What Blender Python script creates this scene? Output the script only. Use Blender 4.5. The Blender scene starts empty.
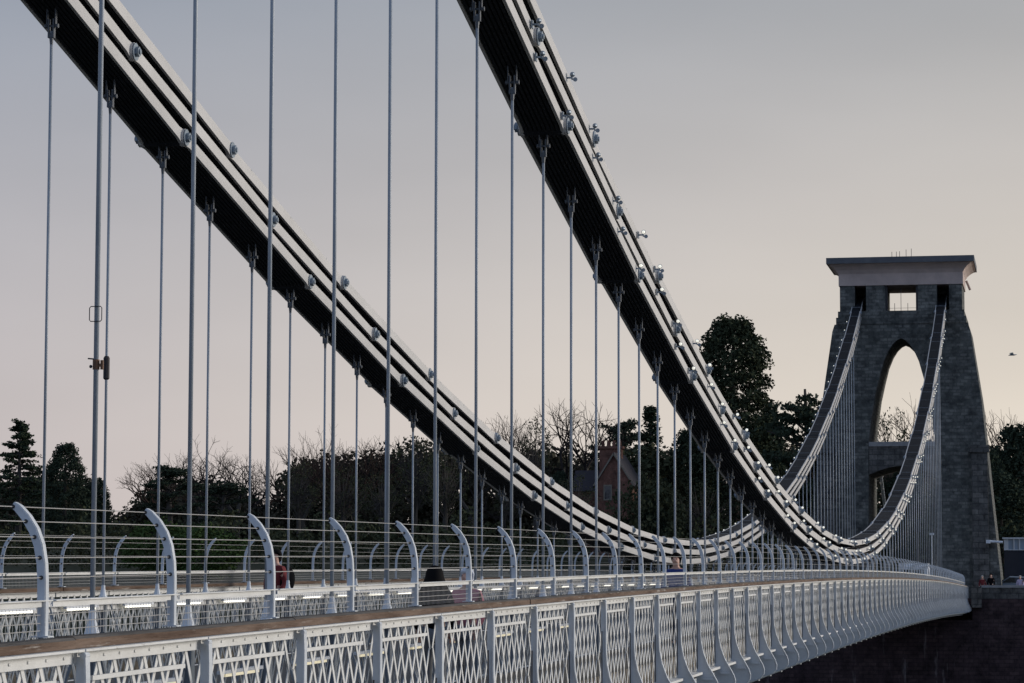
import bpy, math, random
from math import sin, cos, tan, pi, radians as rad, atan, atan2, sqrt, hypot
from mathutils import Vector, Matrix, noise
random.seed(7)
sc = bpy.context.scene
COL = sc.collection

# ------------------------------------------------------------------ survey
S = 2.4384                     # rod spacing, 8 ft
X0 = 20.4523                   # X of rod 0 (along the bridge from the viewpoint)
CAM = (0.0, -10.5528, 1.75)
YAW, PITCH, ROLL, FOC = 0.1973, 0.0861, 0.0020, 2681.3
YH = 3.05                      # chain planes
XT = 196.5                     # front face of the far tower
XM = 98.458
def railz(x): x /= 100.0; return 1.75 - .5403 + 1.0074*x - .5969*x*x
def chainz(x): return 1.75 + .3249 + .0018687*(x-XM)**2
def chslope(x): return 2*.0018687*(x-XM)
def bear(u, x): return CAM[1] + x*tan(YAW + atan((512-u)/FOC))       # Y of a bearing at distance x
def hgt(v, x, u=985):           # height of a sight line at distance x along the bridge
    return 1.75 + x*(cos(YAW)+tan(YAW+atan((512-u)/FOC))*sin(YAW))*tan(PITCH+atan((341.5-v)/FOC))

# ------------------------------------------------------------------ mesh builder
class MB:
    def __init__(s): s.v=[]; s.f=[]; s.m=[]; s.mi=0
    def add(s, vs, fs):
        o=len(s.v); s.v += [tuple(p) for p in vs]; s.f += [tuple(o+i for i in q) for q in fs]; s.m += [s.mi]*len(fs)
    def box(s, x0,x1,y0,y1,z0,z1):
        s.add([(x0,y0,z0),(x1,y0,z0),(x1,y1,z0),(x0,y1,z0),(x0,y0,z1),(x1,y0,z1),(x1,y1,z1),(x0,y1,z1)],
              [(3,2,1,0),(4,5,6,7),(0,1,5,4),(1,2,6,5),(2,3,7,6),(3,0,4,7)])
    def hexa(s, p):  # 8 points, bottom loop then top loop
        s.add(p,[(3,2,1,0),(4,5,6,7),(0,1,5,4),(1,2,6,5),(2,3,7,6),(3,0,4,7)])
    def bar(s, a, b, w, h, side=None):      # rectangular bar a->b, w along 'side', h across
        a=Vector(a); b=Vector(b); d=(b-a).normalized()
        sd=Vector(side) if side else (Vector((0,0,1)) if abs(d.z)<.9 else Vector((1,0,0)))
        n=d.cross(sd).normalized(); sd=n.cross(d).normalized()
        sd*=w/2; n*=h/2
        s.hexa([a-sd-n,a+sd-n,a+sd+n,a-sd+n,b-sd-n,b+sd-n,b+sd+n,b-sd+n])
    def tube(s, pts, rs, n=8, cap=True):
        pts=[Vector(p) for p in pts]
        if not hasattr(rs,'__len__'): rs=[rs]*len(pts)
        vs=[]; fs=[]; ref=None
        for i,p in enumerate(pts):
            d=(pts[min(i+1,len(pts)-1)]-pts[max(i-1,0)]).normalized()
            if ref is None: ref=Vector((1,0,0)) if abs(d.x)<.8 else Vector((0,1,0))
            a=d.cross(ref).normalized(); b=d.cross(a).normalized(); ref=-(d.cross(a)).normalized() if False else ref
            for k in range(n):
                t=2*pi*k/n; vs.append(p+rs[i]*(cos(t)*a+sin(t)*b))
        for i in range(len(pts)-1):
            for k in range(n):
                fs.append((i*n+k,i*n+(k+1)%n,(i+1)*n+(k+1)%n,(i+1)*n+k))
        if cap:
            fs.append(tuple(range(n-1,-1,-1))); fs.append(tuple((len(pts)-1)*n+k for k in range(n)))
        s.add(vs,fs)
    def prism(s, poly, off):                # planar polygon (3D pts) extruded by vector off
        n=len(poly); off=Vector(off); a=[Vector(p) for p in poly]; b=[p+off for p in a]
        s.add(a+b,[tuple(range(n-1,-1,-1)),tuple(range(n,2*n))]+[(i,(i+1)%n,n+(i+1)%n,n+i) for i in range(n)])
    def ball(s, c, r, nu=8, nv=6, sx=1,sy=1,sz=1):
        vs=[(c[0],c[1],c[2]-r*sz)]; fs=[]
        for j in range(1,nv):
            ph=-pi/2+pi*j/nv
            for i in range(nu):
                t=2*pi*i/nu; vs.append((c[0]+r*sx*cos(ph)*cos(t),c[1]+r*sy*cos(ph)*sin(t),c[2]+r*sz*sin(ph)))
        vs.append((c[0],c[1],c[2]+r*sz)); L=len(vs)-1
        for i in range(nu): fs.append((0,1+(i+1)%nu,1+i)); fs.append((L,L-nu+i,L-nu+(i+1)%nu))
        for j in range(nv-2):
            for i in range(nu):
                a=1+j*nu; fs.append((a+i,a+(i+1)%nu,a+nu+(i+1)%nu,a+nu+i))
        s.add(vs,fs)
    def mesh(s, name, mats, smooth=False):
        me=bpy.data.meshes.new(name); me.from_pydata(s.v,[],s.f)
        for m in (mats if isinstance(mats,(list,tuple)) else [mats]): me.materials.append(m)
        if max(s.m, default=0)>0: me.polygons.foreach_set('material_index', s.m)
        if smooth: me.polygons.foreach_set('use_smooth',[True]*len(me.polygons))
        me.update(); return me
    def build(s, name, mats, parent=None, smooth=False):
        """vertices are in world space; they are made local to the parent's location"""
        if parent is not None and any(abs(c)>1e-9 for c in parent_loc(parent)):
            L=parent_loc(parent); s.v=[(x-L[0],y-L[1],z-L[2]) for x,y,z in s.v]
        return link(name, s.mesh(name,mats,smooth), parent)
def parent_loc(o):
    L=Vector((0,0,0))
    while o is not None: L+=Vector(o.location); o=o.parent
    return L
def link(name, me, parent=None, loc=(0,0,0)):
    o=bpy.data.objects.new(name,me); COL.objects.link(o); o.location=loc
    if parent is not None: o.parent=parent
    return o
def tag(o,label,cat,group=None,kind=None):
    o['label']=label; o['category']=cat
    if group: o['group']=group
    if kind: o['kind']=kind
    return o
def thing(name,label,cat,loc=(0,0,0),group=None,rz=0):
    o=bpy.data.objects.new(name,None); COL.objects.link(o); o.location=loc; o.rotation_euler=(0,0,rz)
    o.empty_display_size=.2
    return tag(o,label,cat,group)
def setting(name,mb,mat,smooth=False):
    o=mb.build(name,mat,None,smooth); o['kind']='structure'; return o
def dup(o,loc,label=None,group=None,rz=None,scale=None):
    c=o.copy(); COL.objects.link(c); c.location=loc
    if rz is not None: c.rotation_euler=(0,0,rz)
    if scale is not None: c.scale=scale
    if label: c['label']=label
    if group: c['group']=group
    for ch in list(o.children):
        d=ch.copy(); COL.objects.link(d); d.parent=c
        for g in list(ch.children):
            e=g.copy(); COL.objects.link(e); e.parent=d
    return c
ORD=['first','second','third','fourth','fifth','sixth','seventh','eighth','ninth','tenth','eleventh','twelfth','thirteenth','fourteenth','fifteenth',
     'sixteenth','seventeenth','eighteenth','nineteenth','twentieth','twenty-first','twenty-second','twenty-third','twenty-fourth']

# ------------------------------------------------------------------ materials
def mat(name, base, rough=.6, metal=0, var=None, vscale=3., bump=0, bscale=20., spec=.5, rust=None, rustamt=.62, rscale=6., emit=None, estr=0):
    m=bpy.data.materials.new(name); m.use_nodes=True; nt=m.node_tree; N=nt.nodes; L=nt.links
    b=N['Principled BSDF']; b.inputs['Roughness'].default_value=rough; b.inputs['Metallic'].default_value=metal
    b.inputs['Specular IOR Level'].default_value=spec
    b.inputs['Base Color'].default_value=(*base,1)
    geo=N.new('ShaderNodeNewGeometry'); out=None
    if var:
        n=N.new('ShaderNodeTexNoise'); n.inputs['Scale'].default_value=vscale; n.inputs['Detail'].default_value=6; n.inputs['Roughness'].default_value=.65
        L.new(geo.outputs['Position'],n.inputs['Vector'])
        r=N.new('ShaderNodeValToRGB'); r.color_ramp.elements[0].position=.3; r.color_ramp.elements[1].position=.7
        r.color_ramp.elements[0].color=(*base,1); r.color_ramp.elements[1].color=(*var,1)
        L.new(n.outputs['Fac'],r.inputs['Fac']); out=r.outputs['Color']
    if rust:
        n=N.new('ShaderNodeTexNoise'); n.inputs['Scale'].default_value=rscale; n.inputs['Detail'].default_value=8; n.inputs['Roughness'].default_value=.7
        L.new(geo.outputs['Position'],n.inputs['Vector'])
        r=N.new('ShaderNodeValToRGB'); r.color_ramp.elements[0].position=rustamt; r.color_ramp.elements[1].position=rustamt+.06
        r.color_ramp.elements[0].color=(0,0,0,1); r.color_ramp.elements[1].color=(1,1,1,1)
        L.new(n.outputs['Fac'],r.inputs['Fac'])
        x=N.new('ShaderNodeMix'); x.data_type='RGBA'; L.new(r.outputs['Color'],x.inputs[0])
        if out: L.new(out,x.inputs[6])
        else: x.inputs[6].default_value=(*base,1)
        x.inputs[7].default_value=(*rust,1); out=x.outputs[2]
    if out: L.new(out,b.inputs['Base Color'])
    if bump:
        n=N.new('ShaderNodeTexNoise'); n.inputs['Scale'].default_value=bscale; n.inputs['Detail'].default_value=5
        L.new(geo.outputs['Position'],n.inputs['Vector'])
        p=N.new('ShaderNodeBump'); p.inputs['Strength'].default_value=bump; p.inputs['Distance'].default_value=.02
        L.new(n.outputs['Fac'],p.inputs['Height']); L.new(p.outputs['Normal'],b.inputs['Normal'])
    if emit:
        b.inputs['Emission Color'].default_value=(*emit,1); b.inputs['Emission Strength'].default_value=estr
    return m
def stone(name, c1, c2, mortar, sx=.9, sy=.42, stain=None):
    """coursed masonry in world metres: bricks on whichever vertical plane the face lies in"""
    m=bpy.data.materials.new(name); m.use_nodes=True; nt=m.node_tree; N=nt.nodes; L=nt.links
    b=N['Principled BSDF']; b.inputs['Roughness'].default_value=.95; b.inputs['Specular IOR Level'].default_value=.2
    g=N.new('ShaderNodeNewGeometry'); sp=N.new('ShaderNodeSeparateXYZ'); L.new(g.outputs['Position'],sp.inputs[0])
    sn=N.new('ShaderNodeSeparateXYZ'); L.new(g.outputs['True Normal'],sn.inputs[0])
    ab=N.new('ShaderNodeMath'); ab.operation='ABSOLUTE'; L.new(sn.outputs['X'],ab.inputs[0])
    gt=N.new('ShaderNodeMath'); gt.operation='GREATER_THAN'; L.new(ab.outputs[0],gt.inputs[0]); gt.inputs[1].default_value=.6
    mx=N.new('ShaderNodeMix'); mx.data_type='FLOAT'; L.new(gt.outputs[0],mx.inputs[0]); L.new(sp.outputs['X'],mx.inputs[2]); L.new(sp.outputs['Y'],mx.inputs[3])
    cv=N.new('ShaderNodeCombineXYZ'); L.new(mx.outputs[0],cv.inputs[0]); L.new(sp.outputs['Z'],cv.inputs[1])
    br=N.new('ShaderNodeTexBrick'); L.new(cv.outputs[0],br.inputs['Vector']); br.inputs['Scale'].default_value=1
    br.inputs['Brick Width'].default_value=sx; br.inputs['Row Height'].default_value=sy; br.inputs['Mortar Size'].default_value=.03
    br.inputs['Color1'].default_value=(*c1,1); br.inputs['Color2'].default_value=(*c2,1); br.inputs['Mortar'].default_value=(*mortar,1); br.inputs['Bias'].default_value=-.1
    n=N.new('ShaderNodeTexNoise'); n.inputs['Scale'].default_value=1.3; n.inputs['Detail'].default_value=10; n.inputs['Roughness'].default_value=.72; L.new(g.outputs['Position'],n.inputs['Vector'])
    r=N.new('ShaderNodeValToRGB'); r.color_ramp.elements[0].position=.32; r.color_ramp.elements[1].position=.75
    r.color_ramp.elements[0].color=(.34,.34,.34,1); r.color_ramp.elements[1].color=(1.75,1.7,1.6,1); L.new(n.outputs['Fac'],r.inputs['Fac'])
    mu=N.new('ShaderNodeMix'); mu.data_type='RGBA'; mu.blend_type='MULTIPLY'; mu.inputs[0].default_value=1
    L.new(br.outputs['Color'],mu.inputs[6]); L.new(r.outputs['Color'],mu.inputs[7]); out=mu.outputs[2]
    if stain:
        mp=N.new('ShaderNodeMapping'); mp.inputs['Scale'].default_value=(.9,.9,.10); L.new(g.outputs['Position'],mp.inputs['Vector'])
        n2=N.new('ShaderNodeTexNoise'); n2.inputs['Scale'].default_value=1.6; n2.inputs['Detail'].default_value=8; n2.inputs['Roughness'].default_value=.75; L.new(mp.outputs[0],n2.inputs['Vector'])
        r2=N.new('ShaderNodeValToRGB'); r2.color_ramp.elements[0].position=.60; r2.color_ramp.elements[1].position=.74
        r2.color_ramp.elements[0].color=(0,0,0,1); r2.color_ramp.elements[1].color=(.8,.8,.8,1); L.new(n2.outputs['Fac'],r2.inputs['Fac'])
        m2=N.new('ShaderNodeMix'); m2.data_type='RGBA'; L.new(r2.outputs['Color'],m2.inputs[0]); L.new(out,m2.inputs[6]); m2.inputs[7].default_value=(*stain,1); out=m2.outputs[2]
    L.new(out,b.inputs['Base Color'])
    bp=N.new('ShaderNodeBump'); bp.inputs['Strength'].default_value=.7; bp.inputs['Distance'].default_value=.08
    ad=N.new('ShaderNodeMath'); ad.operation='SUBTRACT'; L.new(n.outputs['Fac'],ad.inputs[0]); L.new(br.outputs['Fac'],ad.inputs[1])
    L.new(ad.outputs[0],bp.inputs['Height']); L.new(bp.outputs['Normal'],b.inputs['Normal'])
    return m
def foliage(name, a, b_, scale=1.2):
    m=mat(name,a,1.,0,var=b_,vscale=scale,spec=.03); return m

M=dict(
 paint=mat('pale_paint',(.72,.715,.69),.5,0,var=(.58,.575,.55),vscale=2.5,rust=(.14,.09,.065),rustamt=.66,rscale=9,bump=.15,bscale=35),
 post=mat('grey_paint',(.60,.63,.655),.45,0,var=(.46,.485,.51),vscale=2.2,rust=(.18,.14,.11),rustamt=.73,rscale=7,bump=.1,bscale=30),
 chain=mat('chain_paint',(.57,.55,.53),.5,0,var=(.47,.455,.435),vscale=1.2,rust=(.2,.15,.11),rustamt=.74,rscale=5),
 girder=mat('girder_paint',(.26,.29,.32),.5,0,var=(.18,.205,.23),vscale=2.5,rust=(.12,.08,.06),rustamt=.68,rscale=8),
 topwood=mat('grey_weathered_timber',(.075,.07,.066),.95,0,var=(.13,.12,.11),vscale=6,bump=.8,bscale=20,spec=.1),
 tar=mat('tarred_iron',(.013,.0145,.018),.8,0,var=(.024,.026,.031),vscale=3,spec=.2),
 rod=mat('rod_paint',(.37,.40,.43),.42,0,var=(.29,.32,.35),vscale=3.),
 dullsteel=mat('dull_steel',(.13,.14,.155),.55,.1,var=(.09,.10,.11),vscale=6),
 boss=mat('galvanised_steel',(.24,.29,.34),.42,.3,var=(.17,.21,.25),vscale=9),
 wire=mat('bare_wire',(.50,.48,.45),.45,.3),
 bolt=mat('dark_bolt',(.03,.03,.035),.6),
 timber=mat('weathered_timber',(.07,.042,.028),.9,0,var=(.19,.135,.10),vscale=6,bump=.9,bscale=18,rust=(.30,.265,.23),rustamt=.58,rscale=5,spec=.2),
 asphalt=mat('asphalt',(.05,.05,.052),.9,0,var=(.07,.07,.07),vscale=4,bump=.4,bscale=60),
 plank=mat('footway_planks',(.10,.085,.065),.9,0,var=(.16,.14,.11),vscale=5,bump=.4,bscale=40),
 kerb=mat('white_line',(.7,.7,.68),.8),
 stone=stone('tower_stone',(.086,.092,.09),(.175,.178,.17),(.10,.103,.10),.55,.24),
 ashlar=mat('smooth_render',(.56,.445,.39),.9,0,var=(.41,.33,.295),vscale=.9,bump=.3,bscale=5,spec=.2),
 coping=mat('lead_coping',(.13,.135,.145),.8,0,var=(.08,.085,.095),vscale=1.1),
 red=stone('red_sandstone',(.052,.035,.040),(.074,.050,.053),(.042,.030,.034),.7,.28,stain=(.26,.23,.235)),
 wallstone=stone('parapet_stone',(.09,.09,.09),(.15,.145,.14),(.07,.07,.07),.8,.4),
 copingstone=mat('wall_coping',(.32,.31,.30),.9,0,var=(.2,.2,.2),vscale=2),
 rock=mat('cliff_rock',(.12,.10,.09),.95,0,var=(.07,.075,.05),vscale=.25,bump=.8,bscale=1.2),
 ground=mat('rough_grass',(.035,.045,.02),.95,0,var=(.06,.055,.03),vscale=.4,bump=.5,bscale=3),
 water=mat('river_water',(.05,.06,.05),.12),
 bark=mat('bark',(.05,.042,.036),.95,0,var=(.075,.065,.055),vscale=3),
 twig=mat('twigs',(.030,.025,.024),1.0,spec=.05),
 twigred=mat('reddish_twigs',(.055,.036,.029),1.0,spec=.05),
 fir=foliage('fir_needles',(0.0300,0.0425,0.0275),(0.0562,0.0725,0.0425)),
 cedar=foliage('cedar_needles',(0.0300,0.0400,0.0287),(0.0525,0.0675,0.0425)),
 sequoia=foliage('sequoia_needles',(0.0325,0.0413,0.0250),(0.0600,0.0688,0.0387)),
 shrub=foliage('shrub_leaves',(.045,.075,.026),(.075,.11,.036)),
 ivy=foliage('ivy_leaves',(0.0400,0.0500,0.0275),(0.0775,0.0775,0.0425)),
 wood=foliage('woodland',(0.0425,0.0450,0.0312),(0.0825,0.0675,0.0462),.35),
 brick=stone('red_brick',(.26,.065,.04),(.19,.05,.033),(.17,.10,.08),.22,.075),
 slate=mat('slate_roof',(.03,.025,.032),.9,0,var=(.02,.018,.024),vscale=2),
 trim=mat('stone_trim',(.22,.19,.15),.9,0,var=(.17,.145,.115),vscale=2),
 glass=mat('dark_glass',(.02,.025,.03),.08),
 palewin=mat('reflecting_window',(.25,.33,.42),.15),
 white=mat('white_board',(.72,.74,.76),.6,0,var=(.6,.62,.64),vscale=3),
 darkwall=mat('dark_wall',(.03,.033,.045),.9,0,var=(.045,.045,.055),vscale=1),
 silver=mat('silver_blue_paint',(.22,.27,.33),.3,.3),
 black=mat('black_cloth',(.005,.005,.006),.95,0,var=(.009,.009,.01),vscale=8,spec=.06),
 skin=mat('skin',(.52,.30,.22),.55), hairdark=mat('dark_hair',(.007,.006,.006),.8,spec=.08), hairgrey=mat('pale_hair',(.45,.42,.38),.7),
 redcloth=mat('red_cloth',(.16,.016,.018),.9,0,var=(.11,.012,.014),vscale=7), bluecloth=mat('blue_cloth',(.02,.045,.20),.8,0,var=(.015,.03,.14),vscale=7),
 pink=mat('pink_cloth',(.45,.16,.19),.85,0,var=(.38,.13,.16),vscale=7), whitecloth=mat('white_knit',(.62,.65,.70),.9,0,var=(.5,.54,.6),vscale=12),
 jeans=mat('denim',(.03,.04,.07),.9), greycloth=mat('grey_cloth',(.16,.165,.175),.9,0,var=(.12,.125,.135),vscale=7), lilac=mat('lilac_cloth',(.45,.38,.50),.85),
 brass=mat('rusty_brass',(.20,.09,.04),.6,.2,var=(.10,.05,.025),vscale=30),
 rubber=mat('dark_sleeve',(.025,.018,.018),.7),
 rubberedge=mat('tyre_rubber',(.015,.015,.015),.9),
 globe=mat('lit_globe',(.75,.78,.72),.15,emit=(1,.95,.80),estr=.7),
 warmstrip=mat('lit_warm_strip',(.8,.75,.6),.3,emit=(1,.86,.52),estr=.42),
 strip=mat('lit_strip',(.8,.8,.75),.3,emit=(1,.95,.80),estr=1.7),
)

def grain(m):
    nt=m.node_tree; geo=next(n for n in nt.nodes if n.type=='NEW_GEOMETRY')
    mp=nt.nodes.new('ShaderNodeMapping'); mp.inputs['Scale'].default_value=(.22,2.2,2.6); nt.links.new(geo.outputs['Position'],mp.inputs['Vector'])
    for n in nt.nodes:
        if n.type=='TEX_NOISE': nt.links.new(mp.outputs[0],n.inputs['Vector'])
grain(M['timber']); grain(M['topwood'])
# ------------------------------------------------------------------ terrain and water (the gorge)
def smooth(a,b,x): t=max(0,min(1,(x-a)/(b-a))); return t*t*(3-2*t)
def ground_z(x,y):
    near = .05 - .0*x
    far = .2 + 4.5*smooth(212,262,x)*smooth(6,40,y) + 2.5*smooth(322,352,x) + 6*smooth(360,900,x) + 1.5*smooth(-12,-60,y)*smooth(215,280,x)
    n = noise.noise(Vector((x*.03,y*.03,0)))*2.2 + noise.noise(Vector((x*.11,y*.11,3)))*.8
    g = -74 + n*.4
    a = smooth(5,46,x); z = near*(1-a)+g*a
    b = smooth(183,201,x); z = z*(1-b)+far*b
    z += n*(smooth(8,18,x)*(1-smooth(190,200,x)))*.9
    return z
mb=MB()
def axis(knots):
    r=[]
    for a,b,n in knots: r += [a+(b-a)*i/n for i in range(n)]
    return r+[knots[-1][1]]
gx=axis([(-3000,-200,10),(-200,0,16),(0,60,20),(60,150,12),(150,215,22),(215,420,24),(420,4000,14)])
gy=axis([(-3500,-200,10),(-200,200,60),(200,3500,10)])
vs=[(x,y,ground_z(x,y)) for x in gx for y in gy]; ny=len(gy)
mb.add(vs,[(i*ny+j,(i+1)*ny+j,(i+1)*ny+j+1,i*ny+j+1) for i in range(len(gx)-1) for j in range(ny-1)])
g=setting('ground',mb,[M['ground']],True)
mb=MB(); mb.add([(40,-3400,-73.0),(160,-3400,-73.0),(160,3400,-73.0),(40,3400,-73.0)],[(0,1,2,3)]); setting('river',mb,M['water'])

# ------------------------------------------------------------------ deck: road, footways, soffit
I0,I1=-11,72                    # bays: rod index range along the bridge
xs=[X0+S*i for i in range(I0,I1+1)]
def ribbon(mb, ya,yb, da,db, xs=xs):   # solid strip following the camber, da..db relative to the rail
    for i in range(len(xs)-1):
        a,b=xs[i],xs[i+1]; ra,rb=railz(a),railz(b)
        mb.hexa([(a,ya,ra+da),(b,ya,rb+da),(b,yb,rb+da),(a,yb,ra+da),(a,ya,ra+db),(b,ya,rb+db),(b,yb,rb+db),(a,yb,ra+db)])
def strip(mb, y0,y1,d0,d1):            # continuous (merged) version, no inner faces
    vs=[]; fs=[]
    for x in xs:
        r=railz(x); vs += [(x,y0,r+d0),(x,y1,r+d0),(x,y1,r+d1),(x,y0,r+d1)]
    n=len(xs)
    for i in range(n-1):
        for k in range(4): a=i*4+k; b=i*4+(k+1)%4; fs.append((a,a+4,b+4,b))
    fs += [(0,1,2,3),(4*n-1,4*n-2,4*n-3,4*n-4)]
    mb.add(vs,fs)
mb=MB(); strip(mb,-2.9,2.9,-1.55,-1.22); setting('road',mb,M['asphalt'])
mb=MB(); strip(mb,3.2,4.62,-1.5,-1.12); setting('pavement',mb,M['plank'])
mb=MB(); strip(mb,-4.62,-3.2,-1.5,-1.12); setting('pavement',mb,M['plank'])
mb=MB()
for s_ in (-1,1): strip(mb,s_*2.58-.05,s_*2.58+.05,-1.216,-1.212)
setting('road_line',mb,M['kerb'])
mb=MB(); strip(mb,-4.5,4.5,-1.95,-1.62)
for i in range(I0,I1): x=xs[i-I0]; r=railz(x); mb.box(x-.12,x+.12,-4.5,4.5,r-2.1,r-1.952)
setting('deck_underside',mb,M['post'])

# ------------------------------------------------------------------ lattice mesh shared by parapets and girders
def lattice(mb, x, y, top, bot, n=8, w=.044, t=.006, bay=S, first=.06, slope=1.64):
    """crossed flat bars of one bay starting at x, in the plane Y=y; top/bot relative to the rail, ends clipped to the bay"""
    L=bay-2*first; H=top-bot; p=L/n; x1=x+first; x2=x+bay-first
    def r(q): return railz(q)
    for k in range(-int(H/slope/p)-1, n+int(H/slope/p)+2):
        for sg,dy in ((1,-t*.55),(-1,t*.55)):
            xa=x1+p*(k+.5)-sg*.012
            # bar: from (xa, top) going down with horizontal run sg*H/slope
            A=[xa,top]; B=[xa+sg*H/slope,bot]
            def clip(P,Q):
                for lim,sgn in ((x1,1),(x2,-1)):
                    if (P[0]-lim)*sgn<0:
                        if (Q[0]-lim)*sgn<=0: return None
                        tt=(lim-P[0])/(Q[0]-P[0]); P=[lim,P[1]+tt*(Q[1]-P[1])]
                return P
            P=clip(A,B); 
            if P is None: continue
            Q=clip(B,P)
            if Q is None or abs(P[1]-Q[1])<.05: continue
            mb.bar((P[0],y+dy,r(P[0])+P[1]),(Q[0],y+dy,r(Q[0])+Q[1]),t,w,side=(0,1,0))
def flat(mb, x0,x1,y0,y1,d0,d1):
    a,b=railz(x0),railz(x1)
    mb.hexa([(x0,y0,a+d0),(x1,y0,b+d0),(x1,y1,b+d0),(x0,y1,a+d0),(x0,y0,a+d1),(x1,y0,b+d1),(x1,y1,b+d1),(x0,y1,a+d1)])

# ------------------------------------------------------------------ outer parapets
def parapet(sgn, label, i0):
    """sgn -1: the near (right-hand) side"""
    root=thing('lattice_parapet',label,'parapet',(X0,sgn*4.65,railz(X0)-1.2),'lattice parapets along the edges of the deck')
    def Y(a): return sgn*a
    def ys(a,b): return (min(sgn*a,sgn*b),max(sgn*a,sgn*b))
    mb=MB(); y0,y1=ys(4.585,4.735)
    # timber rail: lengths of about 4.9 m with slightly different section so that the joints show
    q=0
    for i in range(i0,I1,2):
        a=xs[i-I0]; b=xs[min(i+2,I1)-I0]; j=random.uniform(-.006,.006); m_=(a+b)/2
        vs=[];ok=[]
        for x in (a+.004,m_,b-.004):
            e=random.uniform(-.004,.004); r=railz(x)
            vs+=[(x,y0+j,r-.066),(x,y1+j,r-.066),(x,y1+j,r-.012+e),(x,y1+j-.02,r+e+.004),(x,y0+j+.02,r+e+.004),(x,y0+j,r-.012+e)]
        fs=[]
        for k in range(2):
            for l in range(6): fs.append((k*6+l,k*6+6+l,k*6+6+(l+1)%6,k*6+(l+1)%6))
        fs+=[tuple(range(5,-1,-1)),tuple(range(12,18))]
        mb.add(vs,fs)
        for k in (2,3,4,8,9,10): mb.m[len(mb.m)-len(fs)+k]=1
    mb.build('timber_rail',[M['timber'],M['topwood']],root)
    mb=MB(); a,b=ys(4.715,4.735)
    for i in range(i0,I1):
        flat(mb,xs[i-I0]+.03,xs[i+1-I0]-.03,a,b,-.158,-.084)
        a2,b2=ys(4.64,4.80); flat(mb,xs[i-I0]+.012,xs[i+1-I0]-.012,a2,b2,-.084,-.0695)
    mb.build('top_flange',M['paint'],root)
    mb=MB(); a,b=ys(4.58,4.86)
    for i in range(i0,I1):
        flat(mb,xs[i-I0]+.03,xs[i+1-I0]-.03,a,b,-1.47,-1.43)
    mb.build('bottom_flange',M['paint'],root)
    mb=MB(); pts=[(x,sgn*4.68,railz(x)-1.90) for x in xs[i0-I0:]]
    mb.tube(pts,.10,10); mb.build('edge_tube',M['boss'],root,True)
    for i in range(i0,I1):
        x=xs[i-I0]; mb=MB()
        lattice(mb,x,sgn*4.70,-.15,-1.43)
        a,b=ys(4.722,4.738)
        flat(mb,x+.30,x+2.12,a,b,-.272,-.243)
        # rivet heads along the flange
        for k in range(8):
            xx=x+.06+.29*(k+.5); yy=sgn*4.737; mb.ball((xx,yy,railz(xx)-.12),.011,5,3)
        mb.build('lattice_panel',M['paint'],root)
    for i in range(i0,I1+1):
        x=xs[i-I0]; r=railz(x); mb=MB()
        # web in the Y-Z plane: hugging the lattice, flaring out at the foot, then curling back under
        outer=[(4.78,-.115),(4.80,-.095),(4.806,-.25),(4.806,-.75),(4.815,-.92),(4.855,-1.12),(4.93,-1.32),(5.025,-1.48),(5.085,-1.59),(5.11,-1.68),(5.10,-1.76),(5.04,-1.83),(4.94,-1.87),(4.80,-1.90)]
        inner=[(4.745,-1.90),(4.745,-.115)]
        poly=[(x-.011,sgn*a,r+d) for a,d in outer+inner]
        if sgn>0: poly=poly[::-1]
        mb.prism(poly,(.022,0,0))
        # outer flange that follows the edge of the web
        pts=[(4.765,-.095)]+outer[1:]
        for (a,d),(a2,d2) in zip(pts[:-1],pts[1:]):
            v=Vector((0,sgn*(a2-a),d2-d)); nrm=Vector((0,-v.z,v.y)).normalized()
            if nrm.y*sgn<0: nrm=-nrm
            mid=.006
            A=Vector((x,sgn*a,r+d))+nrm*mid; B=Vector((x,sgn*a2,r+d2))+nrm*mid
            mb.bar(A,B,.075,.014,side=(1,0,0))
        mb.tube([(x-.036,sgn*4.796,r-.108),(x+.036,sgn*4.796,r-.108)],.021,10)
        # tie block under the foot
        mb.bar((x-.05,sgn*4.86,r-1.55),(x-.05,sgn*5.03,r-1.55),.03,.03)
        st=mb.build('stiffener',M['post'],root)
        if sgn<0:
            mb=MB(); mb.box(x-.072,x-.046,-4.772,-4.760,r-1.38,r-.50-.09*(i%3)); mb.build('tie_bar',M['bolt'],st)  # thin dark bar drawn as the dark slot beside each near stiffener
    return root
parapet(-1,'pale grey lattice parapet with weathered timber rail along the near side',-8)
parapet(1,'lattice parapet with timber rail on the far side of the road',0)

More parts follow.
